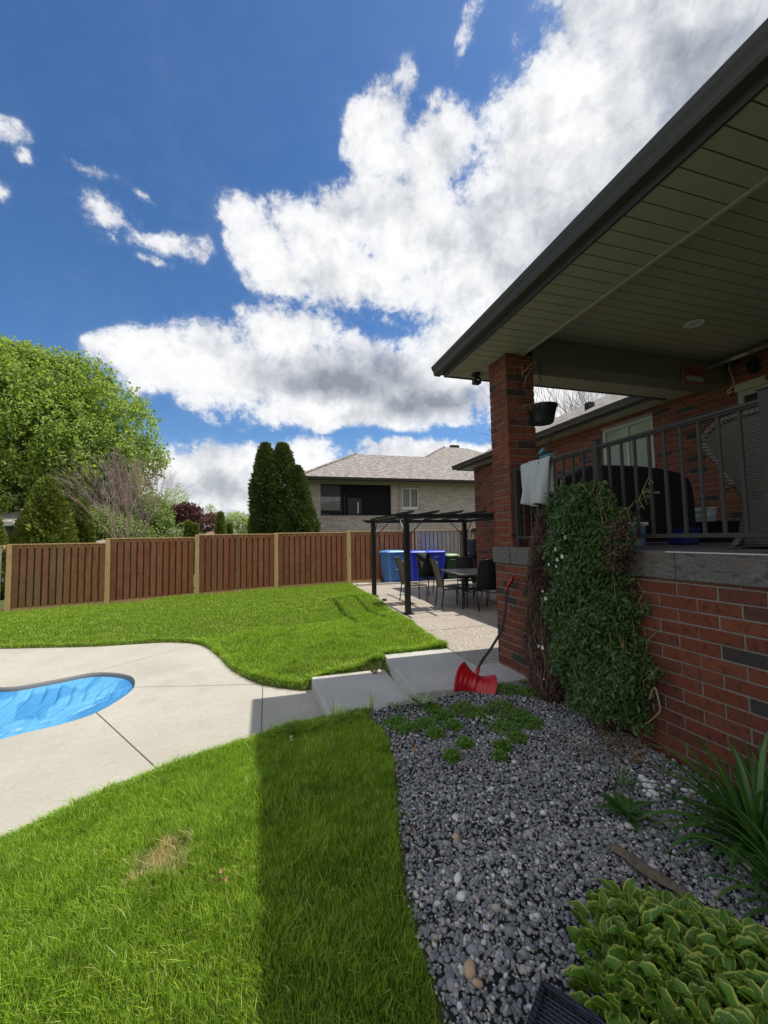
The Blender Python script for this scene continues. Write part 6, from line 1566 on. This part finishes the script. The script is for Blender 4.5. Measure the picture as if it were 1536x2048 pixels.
stone(1361,1596,.014,'white_stone','white_stone','small white stone below the white slivers, left of the daylily','stone',None,26)
stone(1086,1618,.015,'white_stone','white_stone','lone white stone in the middle of the gravel','stone',None,27)
stone(939,1918,.021,'tan_stone','tan_stone','large tan pebble near the bottom of the gravel, close to the lawn edge','stone',None,28)
stone(955,1945,.014,'tan_stone','tan_stone','smaller tan pebble just right of the large tan one','stone',None,29)
stone(915,1740,.018,'white_stone','pale_stone','round pale stone on the gravel near the lawn edge','stone',None,30)
stone(922,1775,.017,'white_stone','pale_stone','round pale stone directly below the other pale stone near the lawn edge','stone',None,31)
stone(912,1664,.018,'tan_stone','pale_stone','egg shaped cream stone high in the gravel','stone',None,33)
WC=['white chip in the ground cover below the shovel, second from the left','larger white chip in the middle of the row below the shovel','largest white chip of the row in the ground cover below the shovel','white chip at the right end of the row below the shovel','smallest white chip, leftmost of the row below the shovel']
for i,(px,py,s) in enumerate(((955,1428,.016),(965,1432,.014),(975,1426,.018),(983,1429,.014),(947,1436,.012))):
    stone(px,py,s,'white_stone','white_stone',WC[i],'stone','white chips below the shovel',40+i,.5)
# dry leaves and white scraps
def scrap(px,py,z,s,mt,name,label,cat,n=4,seed=1):
    rs_=np.random.RandomState(seed);p=onZ(px,py,z);P_=np.array([tuple(p)]*n)+rs_.normal(size=(n,3))*s*.25
    V,T=leafquads(P_,rdir(rs_,n,1.2),rdir(rs_,n),s,s*.7,.3);return tagit(from_arrays(name,V,T,mt),label,cat)
scrap(447,1750,-1.60,.035,'dead_leaf','dead_leaf','curled brown leaf lying in the sunlit lawn','leaf',5,1)
scrap(832,1502,-1.57,.04,'dead_leaf','dead_leaf','brown leaf at the far tip of the gravel by the lawn','leaf',5,2)
scrap(827,1655,-1.55,.03,'dead_leaf','dead_leaf','brown leaf on the gravel edge next to the shaded lawn','leaf',4,3)
scrap(752,1342,-1.64,.05,'dead_leaf','leaf_litter','small pile of brown leaf litter in the corner of the two steps','leaves',16,4)
scrap(1280,1520,-1.53,.05,'dead_leaf','dead_leaf','rusty brown leaves behind the heap of white stones','leaf',9,5)
scrap(580,1478,-1.67,.035,'petal','white_scrap','white scrap of paper standing in the shaded grass, left one','scrap',3,6)
scrap(666,1487,-1.63,.025,'petal','white_scrap','smaller white scrap in the shaded grass, right one','scrap',3,7)
# dark woven basket at the bottom edge
c=onZ(1088,1970,-1.43);e1=(onZ(1215,2052,-1.43)-c);e2=(onZ(1000,2085,-1.43)-c)
e1=e1.normalized()*.42;e2=(e2-e1.normalized()*e2.dot(e1.normalized())).normalized()*.30
wb_=empty('woven_basket',tuple(c+(e1+e2)/2-Vector((0,0,.13))),'dark blue black woven basket cut off by the bottom edge beside the hosta','basket')
cs=[c,c+e1,c+e1+e2,c+e2];mb=MB();vs=[];uvs=[]
ctr=sum(cs,Vector((0,0,0)))/4
for q in range(4):
    A_=cs[q];B2=cs[(q+1)%4];A0=A_.lerp(ctr,.12)-Vector((0,0,.125));B0=B2.lerp(ctr,.12)-Vector((0,0,.125));b=len(mb.v);L=(B2-A_).length
    mb.add([tuple(A_),tuple(B2),tuple(B0),tuple(A0)],[(0,1,2,3)]);uvs+=[(0,.16),(L*1.2,.16),(L*1.2,0),(0,0)]
b=len(mb.v);bt_=[q.lerp(ctr,.03)-Vector((0,0,.012)) for q in cs];mb.add([tuple(q) for q in bt_],[(0,1,2,3)]);uvs+=[(0,0),(.5,0),(.5,.36),(0,.36)]
mb.uvs=uvs;mb.build('weave','dark_wicker',wb_)
mb=MB()
for q in range(4): mb.tube([tuple(cs[q]),tuple(cs[(q+1)%4])],.011,8)
mb.uvs=[(p_[0]*1.5+p_[1]*.5,p_[2]*2) for p_ in mb.v];mb.build('rim','dark_wicker',wb_)
# tall seed stalks at the lawn edge
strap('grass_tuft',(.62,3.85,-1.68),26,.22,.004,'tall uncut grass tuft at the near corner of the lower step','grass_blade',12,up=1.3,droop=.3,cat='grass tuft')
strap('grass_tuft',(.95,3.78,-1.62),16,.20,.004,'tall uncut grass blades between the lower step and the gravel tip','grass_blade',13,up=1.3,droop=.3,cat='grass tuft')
